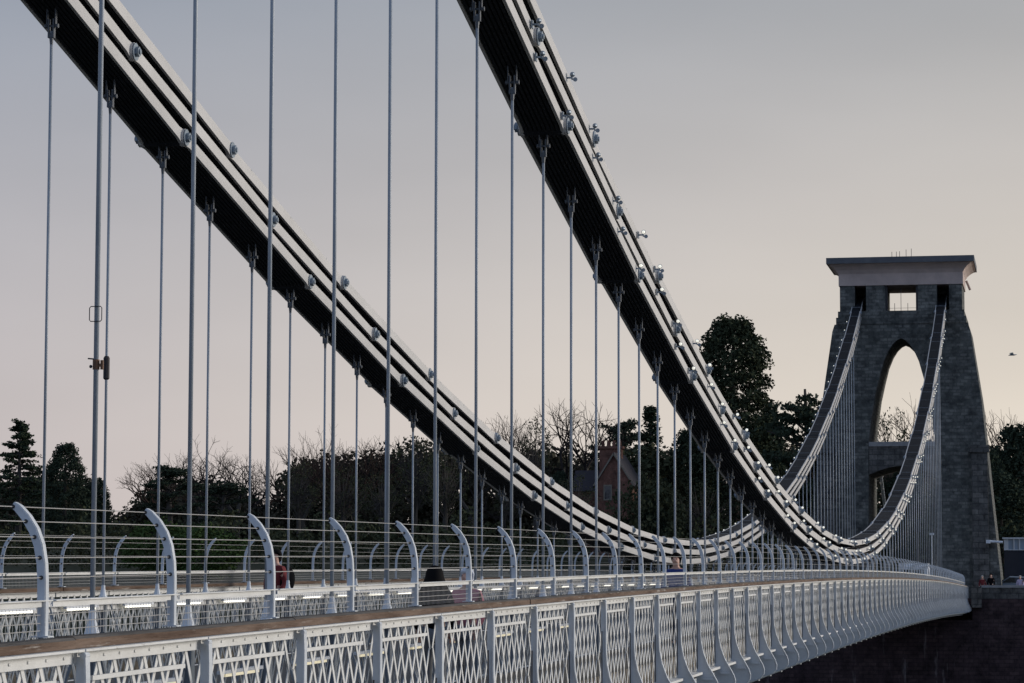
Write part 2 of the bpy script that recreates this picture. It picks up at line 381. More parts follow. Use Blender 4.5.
# ------------------------------------------------------------------ safety fences on the timber rails
def fence(sgn,label,i0):
    root=thing('safety_fence',label,'fence',(X0,sgn*4.58,railz(X0)),'curved safety fences above the parapets')
    yb=4.57
    # centre line of a post: (inward lean, height) above the timber
    prof=[(0,.006),(0,.20),(.002,.34),(.008,.45),(.028,.56),(.062,.65),(.11,.725),(.165,.785),(.195,.805)]
    for i in range(i0,I1+1):
        x=xs[i-I0]-.131; r=railz(x); mb=MB()
        P=[Vector((x,sgn*(yb-a),r+d)) for a,d in prof]
        wid=[.047,.047,.048,.049,.050,.050,.047,.041,.033]
        # channel: a web plate in the Y-Z plane and a flange on its outer edge
        L=[];Rr=[]
        for k,p in enumerate(P):
            t=(P[min(k+1,len(P)-1)]-P[max(k-1,0)]).normalized(); n=Vector((0,t.z,-t.y))*sgn    # outward
            L.append(p+n*wid[k]/2); Rr.append(p-n*wid[k]/2)
        poly=[p+Vector((-.03,0,0)) for p in L]+[p+Vector((-.03,0,0)) for p in reversed(Rr)]
        if sgn>0: poly=poly[::-1]
        mb.prism(poly,(.010,0,0))
        for a,b in zip(L[:-1],L[1:]): mb.bar(a,b,.050,.011,side=(1,0,0))
        mb.box(x-.05,x+.05,sgn*yb-.055,sgn*yb+.055,r+.005,r+.014)
        post=mb.build('post',M['post'],root)
        for a,d in ((.190,.795),(.105,.705),(.048,.61),(.012,.485),(.001,.365)):
            if not ((sgn<0 and -3<=i<9) or (sgn>0 and 3<=i<10)): break
            mb=MB(); c=(x-.031,sgn*(yb-a),r+d); mb.tube([(x-.034,c[1],c[2]),(x-.0305,c[1],c[2])],.0135,8)
            mb.tube([(x-.045,c[1],c[2]),(x-.034,c[1],c[2])],.008,6)
            mb.build('bolt',M['bolt'],post)
    mb=MB(); y0,y1=(sgn*(yb+.02),sgn*(yb-.02)); y0,y1=min(y0,y1),max(y0,y1)
    for i in range(i0,I1): 
        flat(mb,xs[i-I0]+.02,xs[i+1-I0]-.035,y0+.012,y0+.020,.188,.222); flat(mb,xs[i-I0]+.02,xs[i+1-I0]-.035,y0-.01,y1+.02,.222,.229)
    mb.build('handrail',M['paint'],root)
    for a,d in ((.190,.795),(.105,.705),(.048,.61),(.012,.485),(.001,.365)):
        mb=MB(); mb.tube([(x,sgn*(yb-a),railz(x)+d) for x in xs[i0-I0:]],.0032,5); mb.build('wire',M['wire'],root)
    for d in (.14,.09,.045):
        mb=MB(); mb.tube([(x,sgn*(yb),railz(x)+d) for x in xs[i0-I0:]],.0028,5); mb.build('wire',M['wire'],root)
    mb=MB()
    for i in range(i0,I1):
        for k in range(1,44):
            x=xs[i-I0]+S*k/44; r=railz(x); w=.0013
            mb.add([(x-w,sgn*yb-w,r+.008),(x+w,sgn*yb-w,r+.008),(x,sgn*yb+w,r+.008),(x-w,sgn*yb-w,r+.18),(x+w,sgn*yb-w,r+.18),(x,sgn*yb+w,r+.18)],[(0,1,4,3),(1,2,5,4),(2,0,3,5)])
    mb.build('wire_mesh',M['wire'],root)
    return root
fence(-1,'fence of curved grey posts and wires on the near timber rail',-8)
fence(1,'fence of curved grey posts and wires along the far edge',0)

# ------------------------------------------------------------------ longitudinal girders the rods hang on
def girder(sgn,label,i0):
    root=thing('lattice_girder',label,'girder',(X0,sgn*YH,railz(X0)-1.6),'lattice girders between road and footways')
    mb=MB()
    for i in range(i0,I1): flat(mb,xs[i-I0]+.006,xs[i+1-I0]-.006,sgn*YH-.13,sgn*YH+.13,-.22,-.185); flat(mb,xs[i-I0]+.006,xs[i+1-I0]-.006,sgn*YH-.03,sgn*YH+.03,-.30,-.222)
    mb.build('top_flange',M['paint'],root)
    mb=MB()
    for i in range(i0,I1): flat(mb,xs[i-I0]+.006,xs[i+1-I0]-.006,sgn*YH-.13,sgn*YH+.13,-1.60,-1.55)
    mb.build('bottom_flange',M['paint'],root)
    for i in range(i0,I1):
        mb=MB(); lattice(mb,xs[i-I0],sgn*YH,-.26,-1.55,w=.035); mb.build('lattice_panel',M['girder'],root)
    for i in range(i0,I1+1):
        x=xs[i-I0]; r=railz(x); mb=MB(); y=sgn*YH
        mb.box(x-.055,x+.055,y-.05,y-.036,r-1.548,r-.222); mb.box(x-.055,x+.055,y+.036,y+.05,r-1.548,r-.222); mb.box(x-.011,x+.011,y-.035,y+.035,r-1.548,r-.222)
        for q in (-1,1): mb.bar((x,y+q*.12,r-.226),(x,y+q*.42,r-1.12),.03,.02,side=(1,0,0))
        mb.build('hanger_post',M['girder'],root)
    return root
girder(-1,'lattice girder beside the road, seen through the near parapet',-6)
girder(1,'pale lattice girder beyond the road, below the thin far rods',1)

# strip lamps under the girder flanges
FIRST={}
def strip_lamp(sgn,i,label,group,side):
    x=xs[i-I0]+.55; y=sgn*YH+side*.125; r=railz(x)-(.33 if sgn<0 else 0)
    if sgn not in FIRST:
        t=thing('strip_lamp',label,'lamp',(x,y,r-.30),group)
        mb=MB(); mb.box(x,x+1.3,y-.025,y+.025,r-.255,r-.224); mb.build('housing',M['white'],t)
        mb=MB(); mb.box(x+.12,x+1.18,y-.02,y+.02,r-.282,r-.256); mb.build('tube',M['strip'] if sgn>0 else M['warmstrip'],t); FIRST[sgn]=t
    else: t=dup(FIRST[sgn],(x,y,r-.30),label,group)
    t.rotation_euler=(0,-atan((railz(x+1)-railz(x))),0)
    return t
for i in range(2,34):
    k=i-5
    lab=('glowing strip lamp on far girder just right of the %s thin far rod from left'%ORD[k-1]) if 1<=k<=11 else \
        ('glowing strip lamp at the left edge below the near handrail' if k<1 else 'tiny glowing strip lamp on the far girder towards the middle of the bridge')
    strip_lamp(1,i,lab,'strip lamps on the far girder',-1)
for i in range(-3,9):
    strip_lamp(-1,i,'glowing strip lamp on the near girder seen through the near lattice','strip lamps on the near girder',-1)

# ------------------------------------------------------------------ suspension chains
CW=.74; PD=.185; NORM=[.095,.440,.785]         # centre of each tier above the bottom edge, along the normal
JM={0:2,1:1,2:0}                                # rod index mod 3 of each tier's joints
TN=['lowest','middle','topmost']
def tier_pt(x,t):
    s=chslope(x); n=sqrt(1+s*s); return Vector((x-NORM[t]*s/n*0, 0, chainz(x)+NORM[t]*n))
XA,XB=-8.0,202.5
def plate(mb,a,b,y,t,eye=.140,half=PD/2):
    d=(b-a).normalized(); n=Vector((-d.z,0,d.x)); L=(b-a).length; pts=[]
    k=eye*.95
    prof=[]
    for j in range(7):
        th=pi/2-pi*j/6*0
    # right end arc
    ang0=math.asin(half/eye)
    for j in range(9):
        th=-(pi-ang0-.25)+j*(2*(pi-ang0-.25))/8*1.0
        prof.append((L+eye*cos(th),eye*sin(th)))
    prof=[p for p in prof]
    left=[(L-p[0],-p[1]) for p in prof]
    sh=eye*1.7
    poly=[(sh,-half)]+[(L-sh,-half)]+prof+[(L-sh,half)]+[(sh,half)]+left
    P=[a+d*p+n*q for p,q in poly]; P=[Vector((p.x,y-t/2,p.z)) for p in P]
    mb.prism(P,(0,t,0))
joints={}
for side,sn,far in ((-1,'nearer',0),(1,'farther',1)):
    for t in range(3):
        idx=[i for i in range(-40,120) if i%3==JM[t] and XA-8<X0+S*i<XB+2]
        root=thing('suspension_chain','%s row of grey flat links in the %s suspension chain'%(TN[t],sn),'chain',(XM,side*YH,chainz(XM)),'rows of links of the two suspension chains')
        for q,(i,j) in enumerate(zip(idx[:-1],idx[1:])):
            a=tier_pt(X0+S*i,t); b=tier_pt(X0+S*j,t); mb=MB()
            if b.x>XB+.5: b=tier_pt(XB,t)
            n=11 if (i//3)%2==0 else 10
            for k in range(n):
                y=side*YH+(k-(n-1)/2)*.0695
                mb.mi=0 if k in (0,n-1) else 1; plate(mb,a,b,y,.047)  # inner plates near-black, only the two outermost plates pale
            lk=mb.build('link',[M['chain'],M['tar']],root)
            # pin with nut and washer at the start of the link
            mb=MB(); y=side*YH
            for q_ in (-1,1):
                mb.tube([(a.x,y+q_*.375,a.z),(a.x,y+q_*.392,a.z)],.135,12)
                mb.tube([(a.x,y+q_*.392,a.z),(a.x,y+q_*.445,a.z)],.078,6)
                mb.tube([(a.x,y+q_*.445,a.z),(a.x,y+q_*.465,a.z)],.04,8)
            mb.tube([(a.x,y-.373,a.z),(a.x,y+.373,a.z)],.05,8)
            mb.build('pin',M['boss'],lk)
        if t==2:
            mb=MB()
            for i in range(-11,73,1):
                x=X0+S*(i+.5); p=tier_pt(x,2); s=chslope(x)
                c=p+Vector((-s,0,1)).normalized()*(PD/2+.012); mb.bar((c.x,side*YH-.34,c.z-.006),(c.x,side*YH+.34,c.z-.006),.025,.02)
            ob=mb.build('crossbar',M['rod'],root); ob['kind']='stuff'

# ------------------------------------------------------------------ suspension rods
def rod(side,i,label,group):
    x=X0+S*i; y=side*YH; r=railz(x); t=i%3; tier={2:0,1:1,0:2}[t]
    zj=tier_pt(x,tier).z; zt=chainz(x)-.22*sqrt(1+chslope(x)**2)-.05; zb=r-.184
    root=thing('suspension_rod',label,'rod',(x,y,zb),group)
    if zt-zb<.25: zt=zb+.25
    mb=MB(); mb.tube([(x,y,zb+.05),(x,y,zt)],.0215,10); mb.build('rod',M['rod'],root,True)
    mb=MB(); mb.tube([(x,y,zb),(x,y,zb+.03),(x,y,zb+.15),(x,y,zb+.24)],[.075,.07,.036,.028],10); mb.build('socket',M['post'],root)
    mb=MB()
    for q in (-1,1): mb.box(x-.035,x+.035,y+q*.036-.009,y+q*.036+.009,zt-.10,zt+.17)
    mb.tube([(x,y-.08,zt+.07),(x,y+.08,zt+.07)],.016,8)
    for q in (-1,1): mb.tube([(x,y+q*.078,zt+.07),(x,y+q*.10,zt+.07)],.034,6)
    mb.tube([(x,y,zt-.2),(x,y,zt-.08)],[.022,.034],8); mb.box(x-.03,x+.03,y-.033,y+.033,zt-.095,zt-.03)
    # strap up between the link plates to the pin of its tier
    mb.box(x-.03,x+.03,y-.068,y-.057,zt+.05,max(zj,zt+.3)); mb.box(x-.03,x+.03,y+.057,y+.068,zt+.05,max(zj,zt+.3))
    mb.build('clevis',M['dullsteel'],root)
    return root
for i in range(-3,72):
    if i<0: lab=None
    if 0<=i<=20: lab='%s thick grey rod from the left, hanging from the nearer chain'%ORD[i]
    elif i<0: continue
    elif i<45: lab='short rod where the nearer chain sags down to the deck'
    else: lab='thin rod in the dense row before the right leg of the tower'
    if i==0: lab='leftmost thick grey rod, with a brown clamp and wire loop on it'
    rod(-1,i,lab,'rods hanging from the nearer chain')
for i in range(5,72):
    k=i-6
    if k<0: lab='thin rod of the farther chain cut off by the left edge'; continue
    if k<=16: lab='%s thin rod from the left, hanging from the farther chain'%ORD[k]
    elif i<45: lab='short thin rod where the farther chain sags down to the deck'
    else: lab='thin rod in the dense row before the left leg of the tower'
    rod(1,i,lab,'rods hanging from the farther chain')

# fittings seen on the leftmost thick rod
x=X0; z=hgt(366,x,97)
t=thing('rod_clamp','rusty brown clamp with a pin bolted to the leftmost thick rod','clamp',(x,-YH,z))
mb=MB(); mb.tube([(x,-YH,z-.035),(x,-YH,z+.045)],.029,10); mb.bar((x,-YH-.02,z),(x,-YH-.06,z),.025,.025); mb.tube([(x,-YH-.05,z-.035),(x,-YH-.05,z+.04)],.014,10); mb.build('body',M['brass'],t)
mb=MB(); mb.tube([(x,-YH+.02,z+.05),(x,-YH+.07,z+.055)],.006,6); mb.ball((x,-YH+.045,z-.01),.014,8,6); mb.build('handle',M['bolt'],t)
z=hgt(315,x,97)
mb=MB(); pts=[(x-.03,-YH+a*.052,z+b*.06) for a,b in ((-.8,-1),(.8,-1),(1,-.8),(1,.8),(.8,1),(-.8,1),(-1,.8),(-1,-.8),(-.8,-1))]
mb.tube(pts,.004,5); tag(mb.build('wire_loop',M['bolt']),'small square wire loop round the leftmost thick rod','wire loop')
i=7; x=X0+S*i; z=hgt(369,x,107)
mb=MB(); mb.tube([(x,YH,z-.17),(x,YH,z-.15),(x,YH,z+.15),(x,YH,z+.18)],[.03,.048,.048,.03],10); tag(mb.build('rod_sleeve',M['rubber']),'dark sleeve round the second thin far rod, beside the brown clamp','sleeve')

# ------------------------------------------------------------------ lamps on the chains
def lamp_mesh(side,face):
    a=MB(); b=MB()
    a.bar((0,side*.0,0),(0,side*.11,0),.026,.026); a.box(-.05,.05,min(0,side*.02),max(0,side*.02),-.06,.06)
    z=.05
    a.bar((0,side*.10,0),(0,side*.10,z),.018,.018)
    a.tube([(-face*.055,side*.105,z),(-face*.025,side*.105,z),(face*.004,side*.105,z)],[.018,.036,.042],10)
    b.ball((face*.006,side*.105,z),.033,10,7,.9,1,1)
    a.tube([(0,side*.09,-.02),(0,side*.15,-.03)],.012,6); a.tube([(-.012,side*.15,-.03),(.018,side*.15,-.03)],[.036,.03],8)
    return a,b
for side,face in ((-1,1),(-1,-1),(1,-1)):
    a,b=lamp_mesh(side,face); bm_=a.mesh('bracket',M['boss']); gm=b.mesh('globe',M['globe'],True)
    a,b=lamp_mesh(side,face); c=MB(); c.add(a.v,a.f); c.mi=1; c.add(b.v,b.f); cm=c.mesh('chain_lamp',[M['boss'],M['globe']])
    for i in range(3,72):
        for t in range(3):
            if side>0 and (t<2 or i<38): continue
            if side<0 and i%3!=JM[t] and i%3!=JM[(t+1)%3]: continue
            if side<0 and (i<11)!=(face>0): continue
            if i%3==JM[t]: off=-.35
            else: off=.0
            x=X0+S*i+off+random.uniform(-.12,.12); p=tier_pt(x,t); loc=(x,side*(YH+.352),p.z+.02)
            n=(i-1)//1
            if side>0: lab='white lamp dot along the outer edge of the farther chain by the tower'; grp='lamps along the farther chain'
            else:
                grp='lamps along the nearer chain'
                if i<21: lab='small lamp on the %s links of the nearer chain by the %s thick rod'%(TN[t],ORD[i])
                elif i<45: lab='bright lamp on the %s links where the nearer chain sags'%TN[t]
                else: lab='bright lamp on the %s links as the nearer chain climbs the tower'%TN[t]
            if i<22 and side<0:
                o=thing('chain_lamp',lab,'lamp',loc,grp); link('bracket',bm_,o); link('globe',gm,o)
            else: o=tag(link('chain_lamp',cm,None,loc),lab,'lamp',grp)

# ------------------------------------------------------------------ far tower
TY=-.15
def prof(tab,z):
    for (z0,a),(z1,b) in zip(tab[:-1],tab[1:]):
        if z0<=z<=z1: return a+(b-a)*(z-z0)/(z1-z0)
    return tab[0][1] if z<tab[0][0] else tab[-1][1]
OUT=[(-1,7.15),(1.2,7.0),(7,6.42),(14.4,5.75),(19.5,5.0),(20.45,4.68),(21.0,4.45),(22.8,4.42)]
FRONT=[(-1,-.05),(11,.35),(19,.75),(22.8,.9)]            # batter of the front face
BACK=[(-1,11.0),(11,9.6),(19,7.6),(22.8,6.8)]
t=thing('bridge_tower','dark stone tower with a tall pointed arch and flared cornice','tower',(XT,TY,0))
def pier(mb,zs,a,b):       # one solid between functions a(z) and b(z) in Y
    vs=[]; fs=[]
    for z in zs:
        f,k=XT+prof(FRONT,z),XT+prof(BACK,z); vs+=[(f,TY+a(z),z),(k,TY+a(z),z),(k,TY+b(z),z),(f,TY+b(z),z)]
    for i in range(len(zs)-1):
        for k in range(4): p=i*4+k; q=i*4+(k+1)%4; fs.append((p,q,q+4,p+4))
    n=len(zs); fs+=[(3,2,1,0),(4*n-4,4*n-3,4*n-2,4*n-1)]
    mb.add(vs,fs)
ARCH=[(11.3,2.40),(13,2.2),(14.8,1.9),(16.1,1.58),(17.2,1.28),(18.0,.93),(18.5,.60),(18.8,.28),(18.92,.0)]
def hole(z):
    if z<=9.55: return 2.42 + .1*(9.55-z)/9.55
    return prof(ARCH,z)
zs1=[-1,0,2,4,6,8,9.5,10.4,11.3,12,13,14,14.8,15.5,16.1,16.7,17.2,17.6,18.0,18.3,18.5,18.7,18.8,18.92]
mb=MB()
out=lambda z: prof(OUT,z)
pier(mb,zs1,lambda z:hole(z) if z>11 else hole(min(z,9.5)),out)
pier(mb,zs1,lambda z:-out(z),lambda z:-hole(z) if z>11 else -hole(min(z,9.5)))
pier(mb,[18.92,19.5,20.0,20.0001],lambda z:-out(min(z,20)),lambda z:out(min(z,20)))
mb.build('shaft',M['stone'],t)
mb=MB(); f0=XT+prof(FRONT,20)
for z0,z1,h in ((20.0,20.5,4.72),(20.5,20.95,4.58)): mb.box(XT+.74,XT+7.3,TY-h,TY+h,z0+.002,z1+.002)
fx,bx_=XT+.93,XT+6.8
zt0,zt1=20.954,22.86
for a,b in ((-4.44,-3.50),(-2.62,-1.24),(1.12,2.52),(3.36,4.44)): mb.box(fx,bx_,TY+a,TY+b,zt0,zt1)
mb.box(fx+3.0,bx_-.2,TY-3.5,TY-2.62,zt0,zt1); mb.box(fx+3.0,bx_-.2,TY+2.52,TY+3.36,zt0,zt1)
mb.build('belfry_stage',M['stone'],t)
mb=MB()
for a in (-1.16,1.04): mb.box(fx+.25,fx+.45,TY+a-.07,TY+a+.07,zt0+.01,zt1-.01)
for a in (-.45,.0,.42): mb.tube([(fx+.4,TY+a*1.1,zt0),(fx+.4,TY+a*1.1,zt0+(1.7 if a==0 else .6))],.02,5)
mb.tube([(fx+.5,TY-1.1,zt0+.25),(fx+.5,TY+1.1,zt0+.25)],.012,5)
mb.build('window_frame',M['bolt'],t)
mb=MB(); mb.box(fx-.05,bx_+.05,TY-4.52,TY+4.52,22.862,23.72); mb.build('frieze',M['ashlar'],t)
mb=MB(); lv=[]
cove=[(0,23.722),(.04,23.80),(.16,24.0),(.36,24.2),(.62,24.38),(.78,24.42)]
vs=[];fs=[]
for e,z in cove:
    vs+=[(fx-.05-e,TY-4.52-e,z),(bx_+.05+e,TY-4.52-e,z),(bx_+.05+e,TY+4.52+e,z),(fx-.05-e,TY+4.52+e,z)]
for i in range(len(cove)-1):
    for k in range(4): p=i*4+k;q=i*4+(k+1)%4; fs.append((p,q,q+4,p+4))
fs+=[(3,2,1,0),(len(vs)-4,len(vs)-3,len(vs)-2,len(vs)-1)]
mb.add(vs,fs); mb.build('cornice',M['ashlar'],t)
mb=MB(); e=.84; mb.box(fx-.05-e,bx_+.05+e,TY-4.52-e,TY+4.52+e,24.424,24.86); mb.build('coping',M['coping'],t)
for a in (-.9,-.5,.0,.25,.6):
    mb=MB(); y=TY+a+.1; mb.tube([(XT+2+a,y,24.86),(XT+2+a,y,25.35+.25*random.random())],.02,5); mb.build('lightning_rod',M['bolt'],t)
mb=MB(); mb.tube([(bx_-1,TY-4.62,23.6),(bx_-1,TY-4.9,22.9)],.09,6); mb.build('spout',M['ashlar'],t)
# cross beam over the roadway with a flat arched underside
mb=MB(); n=12; top=11.296
f,k=XT+.42,XT+9.4
poly=[(f,TY-2.40,top),(f,TY-2.40,8.95)]+[(f,TY-2.40+4.8*j/n,8.95+.62*sin(pi*j/n)) for j in range(1,n)]+[(f,TY+2.40,8.95),(f,TY+2.40,top)]
mb.prism(poly,(k-f,0,0)); mb.build('cross_beam',M['wallstone'],t)
mb=MB(); mb.box(f-.12,f-.004,TY-2.38,TY+2.38,11.0,11.33); mb.build('string_course',M['copingstone'],t)
for s_ in (-1,1):
    mb=MB(); a,b=sorted((TY+s_*5.0,TY+s_*6.15)); mb.box(XT-.22,XT+.5,a,b,0,10.5); mb.box(XT-.34,XT+.5,a-.12,b+.12,10.502,11.0); mb.build('pilaster',M['wallstone'],t)
mb=MB(); zz=hgt(541,196); mb.tube([(XT-.45,bear(988,196),zz+.05),(XT-.45,bear(1002,196),zz-.02)],.085,8); mb.box(XT-.55,XT+.05,bear(988,196)-.1,bear(988,196)+.2,zz-.1,zz+.15); mb.build('bracket_arm',M['white'],t)

# land chains running down behind the tower
for s_,lab in ((1,'pale land chain slanting down behind the arch of the tower'),(-1,'land chain slanting down behind the right leg of the tower')):
    mb=MB()
    for y in (-.10,.0,.10):
        mb.bar((XT+6.0,s_*YH+y,20.6),(XT+48,s_*YH+y,-.2),.04,.17,side=(0,1,0))
    tag(mb.build('land_chain',M['rod']),lab,'chain','land chains behind the tower')

# abutment, roadway beyond, parapet walls
mb=MB()
mb.hexa([(XT-7,-34,-40),(XT-.7,-34,-40),(XT-.7,26,-40),(XT-7,26,-40),(XT-4.3,-34,-1.5),(XT-.7,-34,-1.5),(XT-.7,26,-1.5),(XT-4.3,26,-1.5)])
mb.box(XT-.698,XT+14,-34,26,-40,0)
mb.box(XT-4.3,XT-.7,-34,-5.2,-1.498,.001)
mb.box(XT-4.3,XT-.7,5.2,26,-1.498,.001)
tag(mb.build('abutment',M['red']),'dark red sandstone abutment under the tower','abutment')
mb=MB(); mb.box(XT-.5,XT+90,-2.9,2.9,.05,.10); setting('road',mb,M['asphalt'])
mb=MB(); mb.box(XT-4.1,XT-3.6,-34,-5.9,.003,.78); w=mb.build('wall',M['wallstone']); tag(w,'low stone parapet wall on top of the abutment right of the tower','wall')
mb=MB(); mb.box(XT-4.18,XT-3.52,-34,-5.85,.782,.95); mb.build('coping',M['copingstone'],w)
mb=MB(); mb.box(XT-5.0,XT-4.22,-5.85,-5.15,-.6,.85); tag(mb.build('stone_pier',M['wallstone']),'pale stone block where the bridge parapet meets the abutment','stone block')

# ------------------------------------------------------------------ vegetation
def leaf(mb,c,s,rng):
    a=Vector((rng.uniform(-1,1),rng.uniform(-1,1),rng.uniform(-1,1))).normalized(); b=a.orthogonal().normalized(); k=rng.uniform(0,6.28)
    b=(Matrix.Rotation(k,3,a)@b); d=a.cross(b); w=s*rng.uniform(.6,1.2); h=s*rng.uniform(.5,1.0)
    c=Vector(c); mb.add([c-b*w,c-d*h*.6+b*w*.2,c+b*w,c+d*h],[(0,1,2,3)])
def clump(mb,c,r,n,s,rng,flat_=1):
    for _ in range(n):
        d=Vector((rng.gauss(0,1),rng.gauss(0,1),rng.gauss(0,1)*flat_)); d*=min(1,1.7/max(d.length,1e-6)); d*=r*.55
        leaf(mb,Vector(c)+d,s,rng)
PROTO={}
def tree_proto(kind, var):
    """crown and trunk meshes of unit kinds at their own height H, base at the origin"""
    if (kind,var) in PROTO: return PROTO[kind,var]
    rng=random.Random(hash((kind,var))%1000 if False else sum(map(ord,kind))*7+var); c=MB(); t=MB()
    if kind=='sequoia':
        H=26.; t.tube([(0,0,0),(.1,0,8),(0,.1,24)],[.9,.55,.12],8)
        for k in range(820):
            z=2+23.6*(k/820)**.95
            f=z/26
            R=(5.0-2.45*f)*min(1,max(0,(1-f)/.14))**.55+.15
            a=rng.uniform(0,6.28); rr=R*rng.uniform(.3,1.0)**.6; clump(c,(rr*cos(a),rr*sin(a),z+rng.uniform(-.6,.2)),.70,38,.20,rng,.8)
    elif kind=='fir':
        H=15.; t.tube([(0,0,0),(.1,0,7),(0,0,14.6)],[.35,.2,.04],7)
        for k in range(115):
            z=2.5+12*rng.random()**.85; f=(z-2)/13; R=(1-f)*3.4+.5; a=rng.uniform(0,6.28); ln=R*rng.uniform(.5,1.1)
            dz=rng.uniform(-.3,.5)
            t.tube([(0,0,z),(ln*cos(a),ln*sin(a),z+dz)],[.06,.02],4)
            for q in range(5):
                g=(.35+.65*(q/4)); clump(c,(ln*g*cos(a),ln*g*sin(a),z+dz*g-.12),.36,13,.17,rng,.55)
    elif kind=='cypress':
        H=14.; t.tube([(0,0,0),(0,0,12)],[.4,.1],7)
        for k in range(350):
            f=rng.random(); z=.5+13.0*f; R=3.2*sqrt(max(0,1-((f-.28)/.74)**2)) if f>.28 else 3.2
            a=rng.uniform(0,6.28); rr=R*sqrt(rng.uniform(.25,1)); clump(c,(rr*cos(a),rr*sin(a),z),.62,38,.18,rng)
    elif kind=='spire':
        H=15.; t.tube([(0,0,0),(0,0,14.7)],[.3,.04],6)
        for k in range(170):
            f=rng.random()**.8; z=1+13.7*f; R=2.3*(1-f)**.9+.12; a=rng.uniform(0,6.28); rr=R*rng.uniform(.3,1); clump(c,(rr*cos(a),rr*sin(a),z-rr*.15),.42,20,.17,rng,.7)
    elif kind=='cedar':
        H=15.; t.tube([(0,0,0),(.2,.1,7),(.5,.2,14)],[.6,.38,.1],8)
        for k in range(30):
            f=rng.random(); z=4.5+10*f; R=(6.6 if f<.7 else 4.2)*rng.uniform(.45,1.0)*(1.05-.55*f); a=rng.uniform(0,6.28)
            e=Vector((R*cos(a),R*sin(a),z+rng.uniform(0,.9))); t.tube([(0,0,z-1),e*.55+Vector((0,0,z*.45-.2)),e],[.16,.1,.04],5)
            for q in range(9):
                g=.3+.75*rng.random(); p=Vector((0,0,z-.6)).lerp(e,g); clump(c,p+Vector((rng.uniform(-.9,.9),rng.uniform(-.9,.9),.15)),.75,26,.2,rng,.28)
    elif kind=='bush':
        H=7.
        t.tube([(0,0,0),(.1,0,2.5),(.1,.2,5)],[.25,.18,.06],6)
        for k in range(190):
            d=Vector((rng.gauss(0,1),rng.gauss(0,1),rng.gauss(0,1))).normalized()*rng.uniform(.5,1)**.5
            z=3.3+3.3*d.z
            clump(c,(3.4*d.x*(.8+.25*sin(d.y*7+var)),3.4*d.y,z*.97),.62,26,.18,rng)
    elif kind=='ivy':                       # ivied deciduous tree: twiggy, with a half-dense crown
        H=14.
        t.tube([(0,0,0),(.1,.1,5),(.2,0,9)],[.4,.3,.18],7)
        for k in range(100):
            d=Vector((rng.gauss(0,1),rng.gauss(0,1),rng.gauss(0,1))).normalized()*rng.uniform(.3,1)**.5
            p=Vector((3.6*d.x,3.6*d.y,9+4.6*d.z)); t.tube([(.1,.1,rng.uniform(3.5,8.5)),p],[.07,.02],3); clump(c,p,.6,13,.15,rng)
    else:                                   # bare deciduous crowns
        H=15.
        def grow(p,d,ln,r,lev):
            q=p; dd=d; n=3
            pts=[p]; rs=[r]
            for k in range(n):
                dd=(dd+Vector((rng.uniform(-1,1),rng.uniform(-1,1),rng.uniform(-.5,.9)))*.16).normalized(); q=q+dd*ln/n; pts.append(q); rs.append(r*(1-.25*(k+1)/n))
            (t if lev<2 else c).tube(pts,rs,6 if lev<2 else 3,cap=False)
            if lev>=6: return
            m_=3 if lev<4 else (2 if lev<5 else 3)
            for k in range(m_):
                u=dd.orthogonal().normalized(); u=Matrix.Rotation(2*pi*(k+rng.random()*.7)/m_,3,dd)@u
                sp=rng.uniform(.42,.95) if kind=='bare' else rng.uniform(.35,.75)
                nd=(dd*cos(sp)+u*sin(sp)+Vector((0,0,.03))).normalized()
                grow(pts[-1] if k<2 else pts[-2],nd,ln*rng.uniform(.66,.86),rs[-1]*.76,lev+1)
        grow(Vector((0,0,0)),Vector((0,0,1)),3.4,.46,0)
        ztop=max(p[2] for p in c.v); k=H/ztop
        for m_ in (c,t): m_.v=[(a*k,b*k,z*k) for a,b,z in m_.v]
    ms=dict(sequoia='sequoia',fir='fir',cypress='cedar',spire='fir',cedar='cedar',bush='shrub',ivy='ivy',bare='twig',barered='twigred')[kind]
    r=(c.mesh('crown',M[ms]),t.mesh('trunk',M['bark']),H); PROTO[kind,var]=r; return r
CAT={'bush':'shrub'}
def tree(kind,var,u,vtop,x,label,group=None,wide=1.0,crown_mat=None,rz=None):
    cm,tm,H=tree_proto(kind,var); y=bear(u,x); base=ground_z(x,y)-.2; top=hgt(vtop,x,u); s=(top-base)/H
    nm={'sequoia':'sequoia_tree','fir':'fir_tree','cypress':'cypress_tree','spire':'spruce_tree','cedar':'cedar_tree','bush':'shrub','ivy':'ivy_covered_tree','bare':'bare_tree','barered':'bare_tree'}[kind]
    o=thing(nm,label,CAT.get(kind,'tree'),(x,y,base),group,rz if rz is not None else random.uniform(0,6.28)); o.scale=(s*wide,s*wide,s)
    a=link('crown',cm,o); link('trunk',tm,o)
    if crown_mat: a.material_slots[0].link='OBJECT'; a.material_slots[0].material=crown_mat
    return o
G='trees on the far side of the gorge'
tree('fir',0,20,419,262,'sparse dark fir with ragged top at the left edge',G,1.4)
tree('cypress',0,66,443,255,'dark rounded evergreen just right of the sparse fir',G,1.0)
tree('cypress',1,36,478,272,'low dark evergreen between the sparse fir and rounded evergreen',G,1.3)
tree('cypress',2,98,478,270,'lower dark evergreen behind the leftmost thick rod',G,1.0)
tree('cedar',0,172,466,250,'spreading dark cedar with flat layers left of the pale gap',G,1.35)
tree('cedar',1,222,474,262,'broad dark cedar under the bare crowns at left',G,1.4)
tree('bare',0,203,434,275,'tall bare tree rising behind the spreading cedar',G,.95)
tree('bare',1,237,452,270,'round bare tree right of the spreading cedar',G,1.0)
tree('barered',0,160,462,285,'faint bare tree left of the spreading cedar',G,1.1)
tree('bare',2,263,468,300,'small bare tree in the dip of the skyline',G,1.0)
tree('bush',0,160,514,228,'mid green shrub below the spreading cedar',None,1.25)
